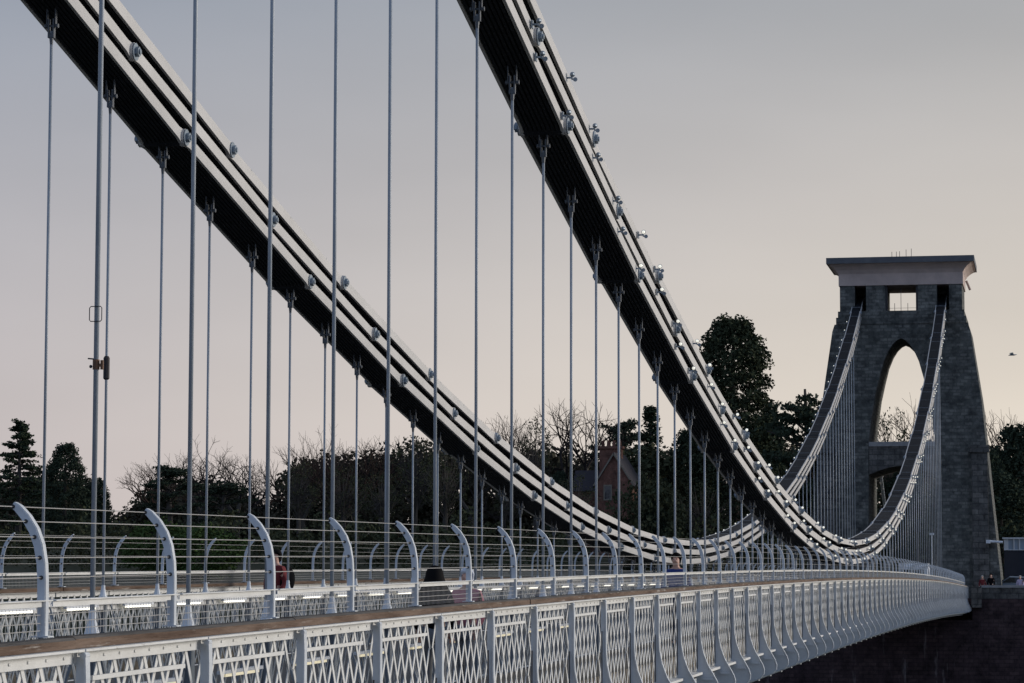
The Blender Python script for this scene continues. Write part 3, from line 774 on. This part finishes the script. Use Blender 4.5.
tree('bush',1,205,522,226,'dull green shrub right of the mid green shrub',None,1.5)
tree('bush',2,645,442,262,'large dark green bush right of the red brick house',None,1.15,M['ivy'])
tree('barered',1,305,432,280,'bare twiggy tree on the skyline left of centre',G,.8)
tree('bare',0,330,424,285,'tallest bare tree behind the fourth thick rod',G,.7)
tree('barered',2,357,440,278,'bare twiggy tree right of the fourth thick rod',G,.95)
tree('bare',1,388,436,282,'bare tree under the farther chain at the fifth thick rod',G,.9)
tree('ivy',0,300,458,262,'dark ivied tree at the left end of the middle wood',G,1.0)
tree('ivy',1,345,462,266,'dark ivied tree below the tallest bare tree',G,1.2)
tree('ivy',2,415,432,270,'dense ivied tree just under the farther chain',G,1.0)
tree('ivy',0,382,470,258,'low ivied tree in the middle wood',G,1.2)
tree('ivy',1,445,450,262,'ivied tree behind the farther chain',G,1.1)
tree('bare',2,470,430,285,'bare tree behind the farther chain',G,.8)
tree('barered',0,503,412,290,'thin bare tree above the farther chain',G,.75)
tree('ivy',2,536,412,275,'dark oval ivied tree left of the largest bare tree',G,.62)
tree('bare',1,580,397,280,'largest bare tree, spreading left of the red brick house',G,.80)
tree('cedar',2,622,418,292,'dark cedar with flat layers behind the house chimney',G,.85)
tree('spire',0,651,405,275,'slim dark spruce with a pointed top',G,1.5)
tree('cypress',0,690,428,268,'dark evergreen bush tree left of the giant sequoia',G,.9)
tree('spire',1,704,436,280,'short dark spruce left of the giant sequoia',G,1.6)
tree('sequoia',0,733,315,262,'giant dark sequoia with rounded top behind the nearer chain',G,1.12)
tree('cypress',1,768,402,280,'dark bushy evergreen at the right foot of the sequoia',G,.55)
tree('bare',0,783,428,300,'faint bare tree between the sequoia and the tower',G,.7)
tree('cedar',1,812,374,248,'dark cedar beside the left edge of the tower',G,.85,rz=1.0)
tree('cypress',2,845,440,245,'dark evergreen behind the left leg of the tower',G,1.0)
tree('ivy',1,893,402,252,'dark tree seen through the arch of the tower',G,.55)
tree('barered',1,914,392,262,'bare tree seen through the right of the arch',G,.7)
tree('barered',2,996,405,275,'thin bare tree just right of the tower',G,.75)
tree('cypress',1,992,446,258,'dark evergreen low against the right edge of the tower',G,.6)
tree('cypress',0,1022,422,262,'dark round evergreen at the right edge',G,1.1)
tree('cypress',2,1000,470,240,'low dark evergreen behind the toll house',G,1.3)
tree('ivy',2,576,470,246,'ivied tree in front of the brick house wing',G,1.1)
tree('bush',0,648,470,240,'olive green bush against the gable of the brick house',None,.85,M['ivy'])
tree('cypress',1,927,440,262,'dark evergreen seen between the arch and the right tower leg',G,1.0)
tree('cypress',2,905,462,250,'dark evergreen seen through the lower opening of the tower',G,1.0)
tree('cypress',0,560,470,256,'dark evergreen left of the red brick house',G,.7)
tree('ivy',0,512,470,262,'low ivied tree under the farther chain',G,1.0)
tree('ivy',2,700,478,250,'low ivied tree before the sequoia',G,1.3)
tree('cypress',1,650,500,240,'low dark evergreen before the large dark green bush',G,1.4)
tree('ivy',0,790,448,256,'low dark tree between the sequoia and the cedar by the tower',G,1.2)

# far wood that reads as one mass behind the single trees
SKY=[(-90,470),(0,484),(40,474),(92,482),(104,508),(118,524),(130,506),(150,490),(190,478),(240,484),(262,504),(276,506),(286,470),(310,455),(340,455),(380,450),(420,440),(450,446),(480,455),(520,455),(540,444),(570,446),(600,456),(640,456),(660,448),(690,442),(700,444),(770,438),(800,430),(840,440),(880,446),(930,446),(985,456),(1024,448),(1100,440)]
def skyline(u):
    for (a,p),(b,q) in zip(SKY[:-1],SKY[1:]):
        if a<=u<=b: return p+(q-p)*(u-a)/(b-a)
    return 470
mb=MB(); rng=random.Random(5)
for k in range(4200):
    x=rng.uniform(290,320); u=rng.uniform(-90,1090); y=bear(u,x)
    cap=skyline(u)+rng.uniform(0,8)
    top=hgt(cap,x,u); z=rng.uniform(ground_z(x,y)-1,top); clump(mb,(x,y,z),1.1,24,.30,rng)
for k in range(2600):
    x=rng.uniform(296,318); u=rng.uniform(-90,1090); y=bear(u,x); top=hgt(skyline(u)+14,x,u); z=rng.uniform(ground_z(x,y)-1,top); clump(mb,(x,y,z),1.1,14,.5,rng)
tag(mb.build('woodland',M['wood']),'dark mass of far woodland behind the single trees','woodland',None,'stuff')
mb=MB(); rng=random.Random(6)
for k in range(1300):
    x=rng.uniform(232,250); u=rng.uniform(-60,1080); y=bear(u,x)
    if -6<y<6 : continue
    if 585<u<640: continue
    top=hgt(528+9*sin(u*.05)+6*sin(u*.13) if u<840 else 505,x,u); z=rng.uniform(ground_z(x,y)-.5,top); clump(mb,(x,y,z),.9,24,.22,rng)
tag(mb.build('undergrowth',M['ivy']),'dark undergrowth along the far cliff top','undergrowth',None,'stuff')

# ------------------------------------------------------------------ red brick house among the trees
hx=250; hy=bear(604,hx); gz=ground_z(hx,hy)-.5
t=thing('brick_house','red brick house with steep slate roof among the far trees','house',(hx,hy,gz))
zg=hgt(455,hx,622); ze=hgt(484,hx,610); yl,yr=bear(596,hx),bear(632,hx)      # gable towards the bridge
ym=(yl+yr)/2
mb=MB(); mb.prism([(hx,yr,gz),(hx,yl,gz),(hx,yl,ze),(hx,ym,zg),(hx,yr,ze)][::-1],(7,0,0)); mb.build('wall',M['brick'],t)
mb=MB()
d=.25
for a,b,zz in ((yl,ym,ze),(yr,ym,ze)):
    s_=1 if a>b else -1
    mb.hexa([(hx-.12,a+s_*.25,zz-.3),(hx+7.1,a+s_*.25,zz-.3),(hx+7.1,b,zg+.02),(hx-.12,b,zg+.02),(hx-.12,a+s_*.25,zz-.05),(hx+7.1,a+s_*.25,zz-.05),(hx+7.1,b,zg+.3),(hx-.12,b,zg+.3)])
roof=mb.build('roof',M['slate'],t)
mb=MB()
for a in (yl,yr):
    s_=1 if a>ym else -1
    mb.bar((hx-.16,a+s_*.2,ze-.15),(hx-.16,ym,zg+.16),.08,.14,side=(1,0,0))
mb.build('bargeboard',M['trim'],t)
# side wing with a long slate roof to the left
yw=bear(572,hx); zr=hgt(470,hx+3,590)
mb=MB(); mb.box(hx+1.4,hx+6,yl+.02,yw,gz,ze-.6); mb.build('wing_wall',M['brick'],t)
mb=MB(); mb.prism([(hx+1.0,yl+.05,ze-.62),(hx+6.4,yl+.05,ze-.62),(hx+3.7,yl+.05,zr)],(0,yw-yl+.25,0)); mb.build('wing_roof',M['slate'],t)
zc=hgt(446,hx+3,610)
mb=MB(); y1,y0=bear(600,hx+3),bear(622,hx+3); mb.box(hx+2.8,hx+3.8,y0,y1,ze,zc-.25); mb.box(hx+2.65,hx+3.95,y0-.15,y1+.15,zc-.25,zc)
for k in range(4): yy=y0+(y1-y0)*(k+.5)/4; mb.tube([(hx+3.3,yy,zc),(hx+3.3,yy,zc+.55)],[.18,.14],8)
mb.build('chimney',M['brick'],roof)
yw0,yw1=bear(611,hx),bear(605,hx); zw0,zw1=hgt(499,hx,608),hgt(486,hx,608)
mb=MB(); mb.box(hx-.06,hx+.02,yw0-.12,yw1+.12,zw0-.12,zw0); mb.box(hx-.06,hx+.02,yw0-.12,yw1+.12,zw1,zw1+.14); mb.box(hx-.06,hx+.02,yw0-.12,yw0,zw0,zw1); mb.box(hx-.06,hx+.02,yw1,yw1+.12,zw0,zw1)
wf=mb.build('window',M['trim'],t)
mb=MB(); mb.box(hx-.03,hx-.01,yw0,yw1,zw0,zw1); mb.build('pane',M['glass'],wf)
# pale far house in the gap at left
hx=300; y0,y1=bear(128,hx),bear(113,hx); gz=ground_z(hx,y0)-1
t=thing('pale_house','pale far house glimpsed in the gap right of the dark evergreens','house',(hx,(y0+y1)/2,gz)); zt=hgt(521,hx,120)
mb=MB(); mb.box(hx,hx+6,y0,y1,gz,zt-.9); mb.build('wall',M['white'],t)
mb=MB(); mb.prism([(hx-.2,y0-.1,zt-.9),(hx+6.2,y0-.1,zt-.9),(hx+3,y0-.1,zt+.5)],(0,y1-y0+.2,0)); mb.build('roof',M['coping'],t)

# ------------------------------------------------------------------ toll house, vehicles and sign right of the tower
kx=212; ya,yb_=bear(1046,kx),bear(1003.0,kx); z0=-.2
t=thing('toll_house','dark toll house with a white framed window right of the tower','house',(kx,(ya+yb_)/2,z0))
mb=MB(); mb.box(kx,kx+6,ya,yb_,z0,hgt(549.5,kx)); mb.build('wall',M['darkwall'],t)
zb,zt=hgt(549.3,kx),hgt(536.5,kx)
mb=MB(); mb.box(kx-.05,kx+5.9,ya+.02,yb_+.0,zb,zb+.06); mb.box(kx,kx+5.9,bear(1007.4,kx),yb_,zb+.06,zt-.12); mb.box(kx-.15,kx+6.1,ya-.2,yb_+.12,zt-.12,zt)
for u in (1013,1018.5,1026): mb.box(kx-.02,kx+.08,bear(u,kx)-.05,bear(u,kx)+.05,zb+.06,zt-.12)
wn=mb.build('window',M['white'],t)
mb=MB(); mb.box(kx+.1,kx+.14,ya+.1,bear(1007.4,kx)-.0,zb+.06,zt-.12); mb.build('pane',M['palewin'],wn)
# silver-blue car behind the wall
def car(x,y,z,rz,mat_,label,name='parked_car',cat='car'):
    t=thing(name,label,cat,(x,y,z),None,rz)
    def B(mb,name,m,p=t,sm=False): return link(name,mb.mesh(name,m,sm),p)
    side=[(-2.1,.35),(-2.15,.75),(-1.95,.92),(-1.3,.98),(-.75,1.42),(.7,1.46),(1.45,1.02),(2.0,.95),(2.12,.7),(2.1,.35)]
    mb=MB(); n=len(side)
    rows=[]
    for f,ins in ((-1,.06),(-.8,0),(.8,0),(1,.06)):
        for a,b in side: mb.v.append((a*(1-ins*.3),f*(.86 if b<1.0 else .70),b-(ins if b>.9 else 0)))
    for k in range(3):
        for i in range(n): mb.f.append((k*n+i,k*n+(i+1)%n,(k+1)*n+(i+1)%n,(k+1)*n+i)); mb.m.append(0)
    mb.f.append(tuple(range(n-1,-1,-1))); mb.m.append(0); mb.f.append(tuple(range(3*n,4*n))); mb.m.append(0)
    B(mb,'body',mat_)
    mb=MB()
    for f in (-1,1): mb.prism([(-1.2,f*.80,1.0),(-.72,f*.73,1.36),(.66,f*.73,1.38),(1.25,f*.80,1.02)],(0,f*.012,0))
    mb.hexa([(1.43,-.62,1.03),(1.46,-.62,1.05),(1.46,.62,1.05),(1.43,.62,1.03),(.78,-.58,1.41),(.80,-.58,1.43),(.80,.58,1.43),(.78,.58,1.41)])
    B(mb,'window',M['glass'])
    for a in (-1.3,1.3):
        for f in (-1,1):
            mb=MB(); mb.tube([(a,f*.66,.32),(a,f*.88,.32)],.32,16); w=B(mb,'wheel',M['rubberedge'])
            mb=MB(); mb.tube([(a,f*.882,.32),(a,f*.895,.32)],.19,12); B(mb,'rim',M['boss'],w)
    for f in (-1,1):
        mb=MB(); mb.box(2.05,2.12,f*.6-.16,f*.6+.16,.66,.80); B(mb,'headlight',M['white'])
    return t
car(201.5,bear(1019,201.5),.12,1.45,M['silver'],'silver blue car behind the abutment wall, right of the tower')
# white van on the bridge near the tower
vx=184; vy=bear(914,vx); r=railz(vx)-1.22
t=thing('white_van','white van on the bridge before the tower, mostly hidden by rods','van',(vx,vy,r))
mb=MB(); mb.prism([(vx-2.6,vy-.95,r+.4),(vx+2.4,vy-.95,r+.4),(vx+2.5,vy-.95,r+1.1),(vx+1.7,vy-.95,r+1.45),(vx+1.0,vy-.95,r+2.3),(vx+.4,vy-.95,r+2.62),(vx-2.3,vy-.95,r+2.62),(vx-2.6,vy-.95,r+2.4)],(0,1.9,0)); mb.build('body',M['white'],t)
mb=MB(); mb.box(vx-2.62,vx-2.603,vy-.75,vy+.75,r+1.5,r+2.2); mb.build('window',M['glass'],t)
for a in (-1.6,1.6):
    for f in (-.96,.72): mb=MB(); mb.tube([(vx+a,vy+f,r+.36),(vx+a,vy+f+.24,r+.36)],.36,14); mb.build('wheel',M['rubberedge'],t)
for f in (-1,1): mb=MB(); mb.box(vx-2.625,vx-2.602,vy+f*.85-.08,vy+f*.85+.08,r+.9,r+1.3); mb.build('tail_light',M['redcloth'],t)
# small signal head and a sign at the end of the bridge
sx=193.5; sy=bear(917,sx); r=railz(sx)-1.12
t=thing('signal_post','dark signal head on a slim post inside the right tower leg','signal',(sx,sy,r)); z=hgt(525,sx)
mb=MB(); mb.tube([(sx,sy,r),(sx,sy,z+.5)],.05,8); mb.build('pole',M['bolt'],t)
mb=MB(); mb.box(sx-.12,sx+.12,sy-.16,sy+.16,z-.4,z+.4); mb.box(sx-.06,sx+.06,sy-.45,sy+.45,z+.42,z+.5); mb.build('signal_head',M['bolt'],t)
sy=bear(931,sx); z=hgt(533,sx)
t=thing('small_sign','small white strip sign on a thin post before the right tower leg','sign',(sx,sy,r))
mb=MB(); mb.tube([(sx,sy,r),(sx,sy,z-.08)],.035,8); mb.build('pole',M['post'],t)
mb=MB(); mb.box(sx-.03,sx+.03,sy-.19,sy+.19,z-.08,z+.08); mb.build('plate',M['white'],t)

# ------------------------------------------------------------------ people
def skinned(name,joints,edges,material,parent,sub=2):
    me=bpy.data.meshes.new(name); me.from_pydata([j[0] for j in joints],edges,[])
    o=bpy.data.objects.new(name,me); COL.objects.link(o)
    sk=o.modifiers.new('Skin','SKIN'); sk.use_smooth_shade=True
    lay=me.skin_vertices[0].data
    for i,j in enumerate(joints):
        r=j[1]; lay[i].radius=(r,r) if not hasattr(r,'__len__') else r
        lay[i].use_root=(i==0)
    ss=o.modifiers.new('Sub','SUBSURF'); ss.levels=sub; ss.render_levels=sub
    bpy.context.view_layer.update()
    dg=bpy.context.evaluated_depsgraph_get(); nm=bpy.data.meshes.new_from_object(o.evaluated_get(dg))
    bpy.data.objects.remove(o); nm.name=name; nm.materials.clear(); nm.materials.append(material)
    nm.polygons.foreach_set('use_smooth',[True]*len(nm.polygons))
    return link(name,nm,parent)
def person(loc,rz,h,coat,legs,hair,label,hood=False,step=.16,group=None):
    t=thing('person',label,'person',loc,group,rz); k=h/1.75; 
    def V(*p): return tuple(c*k for c in p)
    J=[];E=[]
    def add(p,r,par=None):
        J.append((V(*p),(r*k if not hasattr(r,'__len__') else tuple(q*k for q in r)))); i=len(J)-1
        if par is not None: E.append((par,i))
        return i
    pel=add((0,0,.95),.12); sp=add((0,0,1.15),.115,pel); ch=add((0,0,1.36),.13,sp); nk=add((.01,0,1.49),.055,ch); hd0=add((.015,0,1.57),.07,nk); hd=add((.02,0,1.65),.088,hd0); tp=add((.01,0,1.70),.065,hd)
    add((.112,0,1.625),.016,hd)                         # nose
    arms=[]
    for s_ in (-1,1):
        sh=add((0,s_*.17,1.40),.06,ch); el=add((-.03*s_,s_*.235,1.13),.042,sh); wr=add((.12+.05*s_,s_*.23,.92),.028,el); pm=add((.15+.05*s_,s_*.225,.86),.030,wr)
        for q in range(4): f=add((.16+.05*s_+.01*q,s_*(.20+.018*q),.80),.0095,pm); add((.165+.05*s_+.01*q,s_*(.195+.018*q),.765-.008*abs(q-1.5)),.0085,f)
        th=add((.19+.05*s_,s_*.19,.85),.011,pm); add((.21+.05*s_,s_*.185,.815),.0095,th)
        hp=add((0,s_*.09,.90),.085,pel); kn=add((.05+s_*step*.5,s_*.095,.50),.055,hp); an=add((s_*step-.02,s_*.1,.09),.038,kn); add((s_*step+.13,s_*.11,.035),.035,an)
    skinned('body',J,E,M['skin'],t)
    # coat
    J=[];E=[]
    pel=add((0,0,.90),(.165,.145)); sp=add((0,0,1.12),(.155,.135),pel); ch=add((0,0,1.34),(.17,.15),sp); add((0,0,1.475),.075,ch)
    for s_ in (-1,1):
        sh=add((0,s_*.175,1.39),.082,ch); el=add((-.03*s_,s_*.24,1.13),.06,sh); add((.105+.05*s_,s_*.233,.94),.045,el)
    skinned('coat',J,E,coat,t)
    J=[];E=[]
    pel=add((0,0,.93),.135)
    for s_ in (-1,1):
        hp=add((0,s_*.09,.88),.10,pel); kn=add((.05+s_*step*.5,s_*.095,.50),.073,hp); add((s_*step-.02,s_*.1,.11),.055,kn)
    skinned('trousers',J,E,legs,t)
    mb=MB()
    for s_ in (-1,1): mb.ball(V(s_*step+.05,s_*.107,.05),.06*k,10,6,2.1,.85,.8)
    link('shoes',mb.mesh('shoes',M['black'],True),t)
    mb=MB()
    if hood: mb.ball(V(-.02,0,1.665),.122*k,14,10,1,1,1.0); mb.tube([V(-.02,0,1.775),V(-.02,0,1.755),V(-.025,0,1.71),V(-.03,0,1.63),V(-.04,0,1.55),V(-.045,0,1.45)],[.03*k,.075*k,.108*k,.128*k,.155*k,.20*k],14)
    else: mb.ball(V(-.012,0,1.672),.108*k,14,10,1.02,.95,1.0); mb.ball(V(-.045,0,1.61),.085*k,12,8,.85,1.0,1.1)
    # open the face: push back everything in front
    mb.v=[(min(x,(.075*k if z>1.705*k else (.02 if hood else -.005)*k)),y,z) for x,y,z in mb.v]
    link('hood' if hood else 'hair',mb.mesh('hair',hair,True),t)
    mb=MB()
    for s_ in (-1,1): mb.ball(V(.093,s_*.035,1.655),.011*k,6,4)
    link('eyes',mb.mesh('eyes',M['bolt'],True),t)
    return t
def foot(x): return railz(x)-1.12
px=46.5; py=bear(279,px)
p=person((px,3.9,foot(px)) if False else (49.0,bear(277.5,49.0),foot(49.0)),rad(150),1.72,M['redcloth'],M['jeans'],M['hairdark'],'person in a red top walking on the far footway')
bx=49.0; by=bear(286,49.0); bz=foot(49.)
mb=MB(); mb.ball((bx+.05,by,bz+1.18),.2,12,10,.8,.95,1.35); bp=mb.build('backpack',M['black'],None,True); tag(bp,'black backpack on the back of the person in red','backpack')
px=29.2; person((px,bear(435.5,px),foot(px)),rad(10),1.47,M['black'],M['greycloth'],M['hairdark'],'person with black hair and black coat behind the near handrail',hood=True)
px=30.9; person((px,bear(467.5,px),foot(px)),rad(170),1.45,M['pink'],M['greycloth'],M['whitecloth'],'person in a white hat and pink coat behind the near handrail')
px=47.5; person((px,bear(676,px),foot(px)),rad(175),1.66,M['bluecloth'],M['jeans'],M['hairdark'],'person in a blue jacket beneath the sagging farther chain')
px=194.3
person((px,bear(981,px),.0),rad(185),1.62,M['redcloth'],M['jeans'],M['hairgrey'],'person in red leaning by the wall at the foot of the tower')
person((px+.3,bear(989.5,px),.0),rad(175),1.75,M['black'],M['jeans'],M['hairdark'],'person in black by the wall at the foot of the tower')
person((px+.1,bear(1018.5,px),.0),rad(170),1.62,M['lilac'],M['jeans'],M['hairgrey'],'person in lilac behind the wall near the right edge')

# a bird in the sky at the right edge
bx=195; by=bear(1014,bx); bz=hgt(354,bx,1013)
mb=MB(); mb.tube([(bx-.05,by-.32,bz+.02),(bx,by-.1,bz),(bx,by+.12,bz),(bx,by+.28,bz-.03)],[.015,.05,.05,.015],8)
body=tag(mb.build('bird',M['boss'],None,True),'small dark bird in the sky right of the tower','bird')
for s_ in (-1,1): mb=MB(); mb.prism([(bx,by-.1,bz+.03),(bx,by+.10,bz+.03),(bx+s_*.30,by+.08,bz+.14),(bx+s_*.62,by+.22,bz+.06),(bx+s_*.32,by-.06,bz+.15)],(0,0,.012)); mb.build('wing',M['boss'],body)

# ------------------------------------------------------------------ light
SUN_AZ=rad(-66); SUN_EL=rad(11)          # low behind haze, ahead and to the right
sd=Vector((cos(SUN_EL)*cos(SUN_AZ),cos(SUN_EL)*sin(SUN_AZ),sin(SUN_EL)))
sl=bpy.data.lights.new('sun','SUN'); sl.energy=2.7; sl.angle=rad(32); sl.color=(1,.95,.89)
so=bpy.data.objects.new('sun',sl); COL.objects.link(so); so.rotation_euler=sd.to_track_quat('Z','Y').to_euler(); so.location=(100,-60,60)
w=bpy.data.worlds.new('World'); sc.world=w; w.use_nodes=True; nt=w.node_tree; N=nt.nodes; L=nt.links
for n in list(N): N.remove(n)
out=N.new('ShaderNodeOutputWorld')
sky=N.new('ShaderNodeTexSky'); sky.sky_type='NISHITA'; sky.sun_disc=False; sky.sun_elevation=SUN_EL; sky.sun_rotation=pi/2-SUN_AZ; sky.altitude=80; sky.dust_density=3; sky.air_density=1
b1=N.new('ShaderNodeBackground'); b1.inputs['Strength'].default_value=.06; L.new(sky.outputs[0],b1.inputs['Color'])
# thin high overcast: pale warm towards the sunset horizon, grey-blue overhead and behind
tc=N.new('ShaderNodeTexCoord'); nrm=N.new('ShaderNodeVectorMath'); nrm.operation='NORMALIZE'; L.new(tc.outputs['Generated'],nrm.inputs[0])
sp=N.new('ShaderNodeSeparateXYZ'); L.new(nrm.outputs[0],sp.inputs[0])
def ramp(stops,src):
    r=N.new('ShaderNodeValToRGB'); e=r.color_ramp.elements
    while len(e)<len(stops): e.new(.5)
    for q,(p,c) in zip(e,stops): q.position=p; q.color=(*c,1)
    L.new(src,r.inputs['Fac']); return r
elev=ramp([(0,(.60,.525,.52)),(.05,(.62,.565,.575)),(.12,(.51,.495,.53)),(.22,(.318,.36,.44)),(.5,(.30,.325,.38)),(1,(.24,.27,.33))],sp.outputs['Z'])
warm=ramp([(0,(.86,.76,.66)),(.06,(.84,.755,.64)),(.14,(.66,.61,.56)),(.23,(.42,.425,.435)),(.5,(.34,.35,.39)),(1,(.24,.27,.33))],sp.outputs['Z'])
dt=N.new('ShaderNodeVectorMath'); dt.operation='DOT_PRODUCT'; L.new(nrm.outputs[0],dt.inputs[0]); a=rad(-40); dt.inputs[1].default_value=(cos(a),sin(a),0)
mr=N.new('ShaderNodeMapRange'); L.new(dt.outputs['Value'],mr.inputs['Value']); mr.inputs['From Min'].default_value=.36; mr.inputs['From Max'].default_value=.90; mr.interpolation_type='SMOOTHSTEP'
mx=N.new('ShaderNodeMix'); mx.data_type='RGBA'; L.new(mr.outputs[0],mx.inputs[0]); L.new(elev.outputs[0],mx.inputs[6]); L.new(warm.outputs[0],mx.inputs[7])
# eastern half brighter, for fill from behind the viewpoint
m3=N.new('ShaderNodeMapRange'); L.new(sp.outputs['X'],m3.inputs['Value']); m3.inputs['From Min'].default_value=-.6; m3.inputs['From Max'].default_value=.7; m3.inputs['To Min'].default_value=1.3; m3.inputs['To Max'].default_value=1; m3.interpolation_type='SMOOTHSTEP'
m5=N.new('ShaderNodeMapRange'); L.new(sp.outputs['X'],m5.inputs['Value']); m5.inputs['From Min'].default_value=-.4; m5.inputs['From Max'].default_value=.75; m5.interpolation_type='SMOOTHSTEP'
# faint streaks of cloud
mp=N.new('ShaderNodeMapping'); mp.inputs['Scale'].default_value=(2.0,2.0,7); L.new(nrm.outputs[0],mp.inputs['Vector'])
nz=N.new('ShaderNodeTexNoise'); nz.inputs['Scale'].default_value=1.6; nz.inputs['Detail'].default_value=4; L.new(mp.outputs[0],nz.inputs['Vector'])
m4=N.new('ShaderNodeMapRange'); L.new(nz.outputs['Fac'],m4.inputs['Value']); m4.inputs['From Min'].default_value=.3; m4.inputs['From Max'].default_value=.7; m4.inputs['To Min'].default_value=.94; m4.inputs['To Max'].default_value=1.07
mm=N.new('ShaderNodeMath'); mm.operation='MULTIPLY'; L.new(m3.outputs[0],mm.inputs[0]); L.new(m4.outputs[0],mm.inputs[1])
tint=ramp([(0,(.72,.90,1.18)),(1,(1,1,1))],m5.outputs[0]); mt=N.new('ShaderNodeMix'); mt.data_type='RGBA'; mt.blend_type='MULTIPLY'; mt.inputs[0].default_value=1
L.new(mx.outputs[2],mt.inputs[6]); L.new(tint.outputs[0],mt.inputs[7])
b2=N.new('ShaderNodeBackground'); L.new(mt.outputs[2],b2.inputs['Color']); L.new(mm.outputs[0],b2.inputs['Strength'])
ms=N.new('ShaderNodeMixShader'); ms.inputs[0].default_value=.88; L.new(b1.outputs[0],ms.inputs[1]); L.new(b2.outputs[0],ms.inputs[2]); L.new(ms.outputs[0],out.inputs['Surface'])

# ------------------------------------------------------------------ camera and colour
cam=bpy.data.cameras.new('camera'); co=bpy.data.objects.new('camera',cam); COL.objects.link(co); sc.camera=co
cam.sensor_width=36; cam.lens=FOC/1024*36; cam.clip_start=.1; cam.clip_end=9000
F=Vector((cos(PITCH)*cos(YAW),cos(PITCH)*sin(YAW),sin(PITCH))); R_=Vector((sin(YAW),-cos(YAW),0)); U_=R_.cross(F)
R2=cos(ROLL)*R_+sin(ROLL)*U_; U2=-sin(ROLL)*R_+cos(ROLL)*U_
co.matrix_world=Matrix(((R2.x,U2.x,-F.x,CAM[0]),(R2.y,U2.y,-F.y,CAM[1]),(R2.z,U2.z,-F.z,CAM[2]),(0,0,0,1)))
sc.view_settings.view_transform='Standard'; sc.view_settings.look='None'; sc.view_settings.exposure=0; sc.view_settings.gamma=1
sc.cycles.max_bounces=6
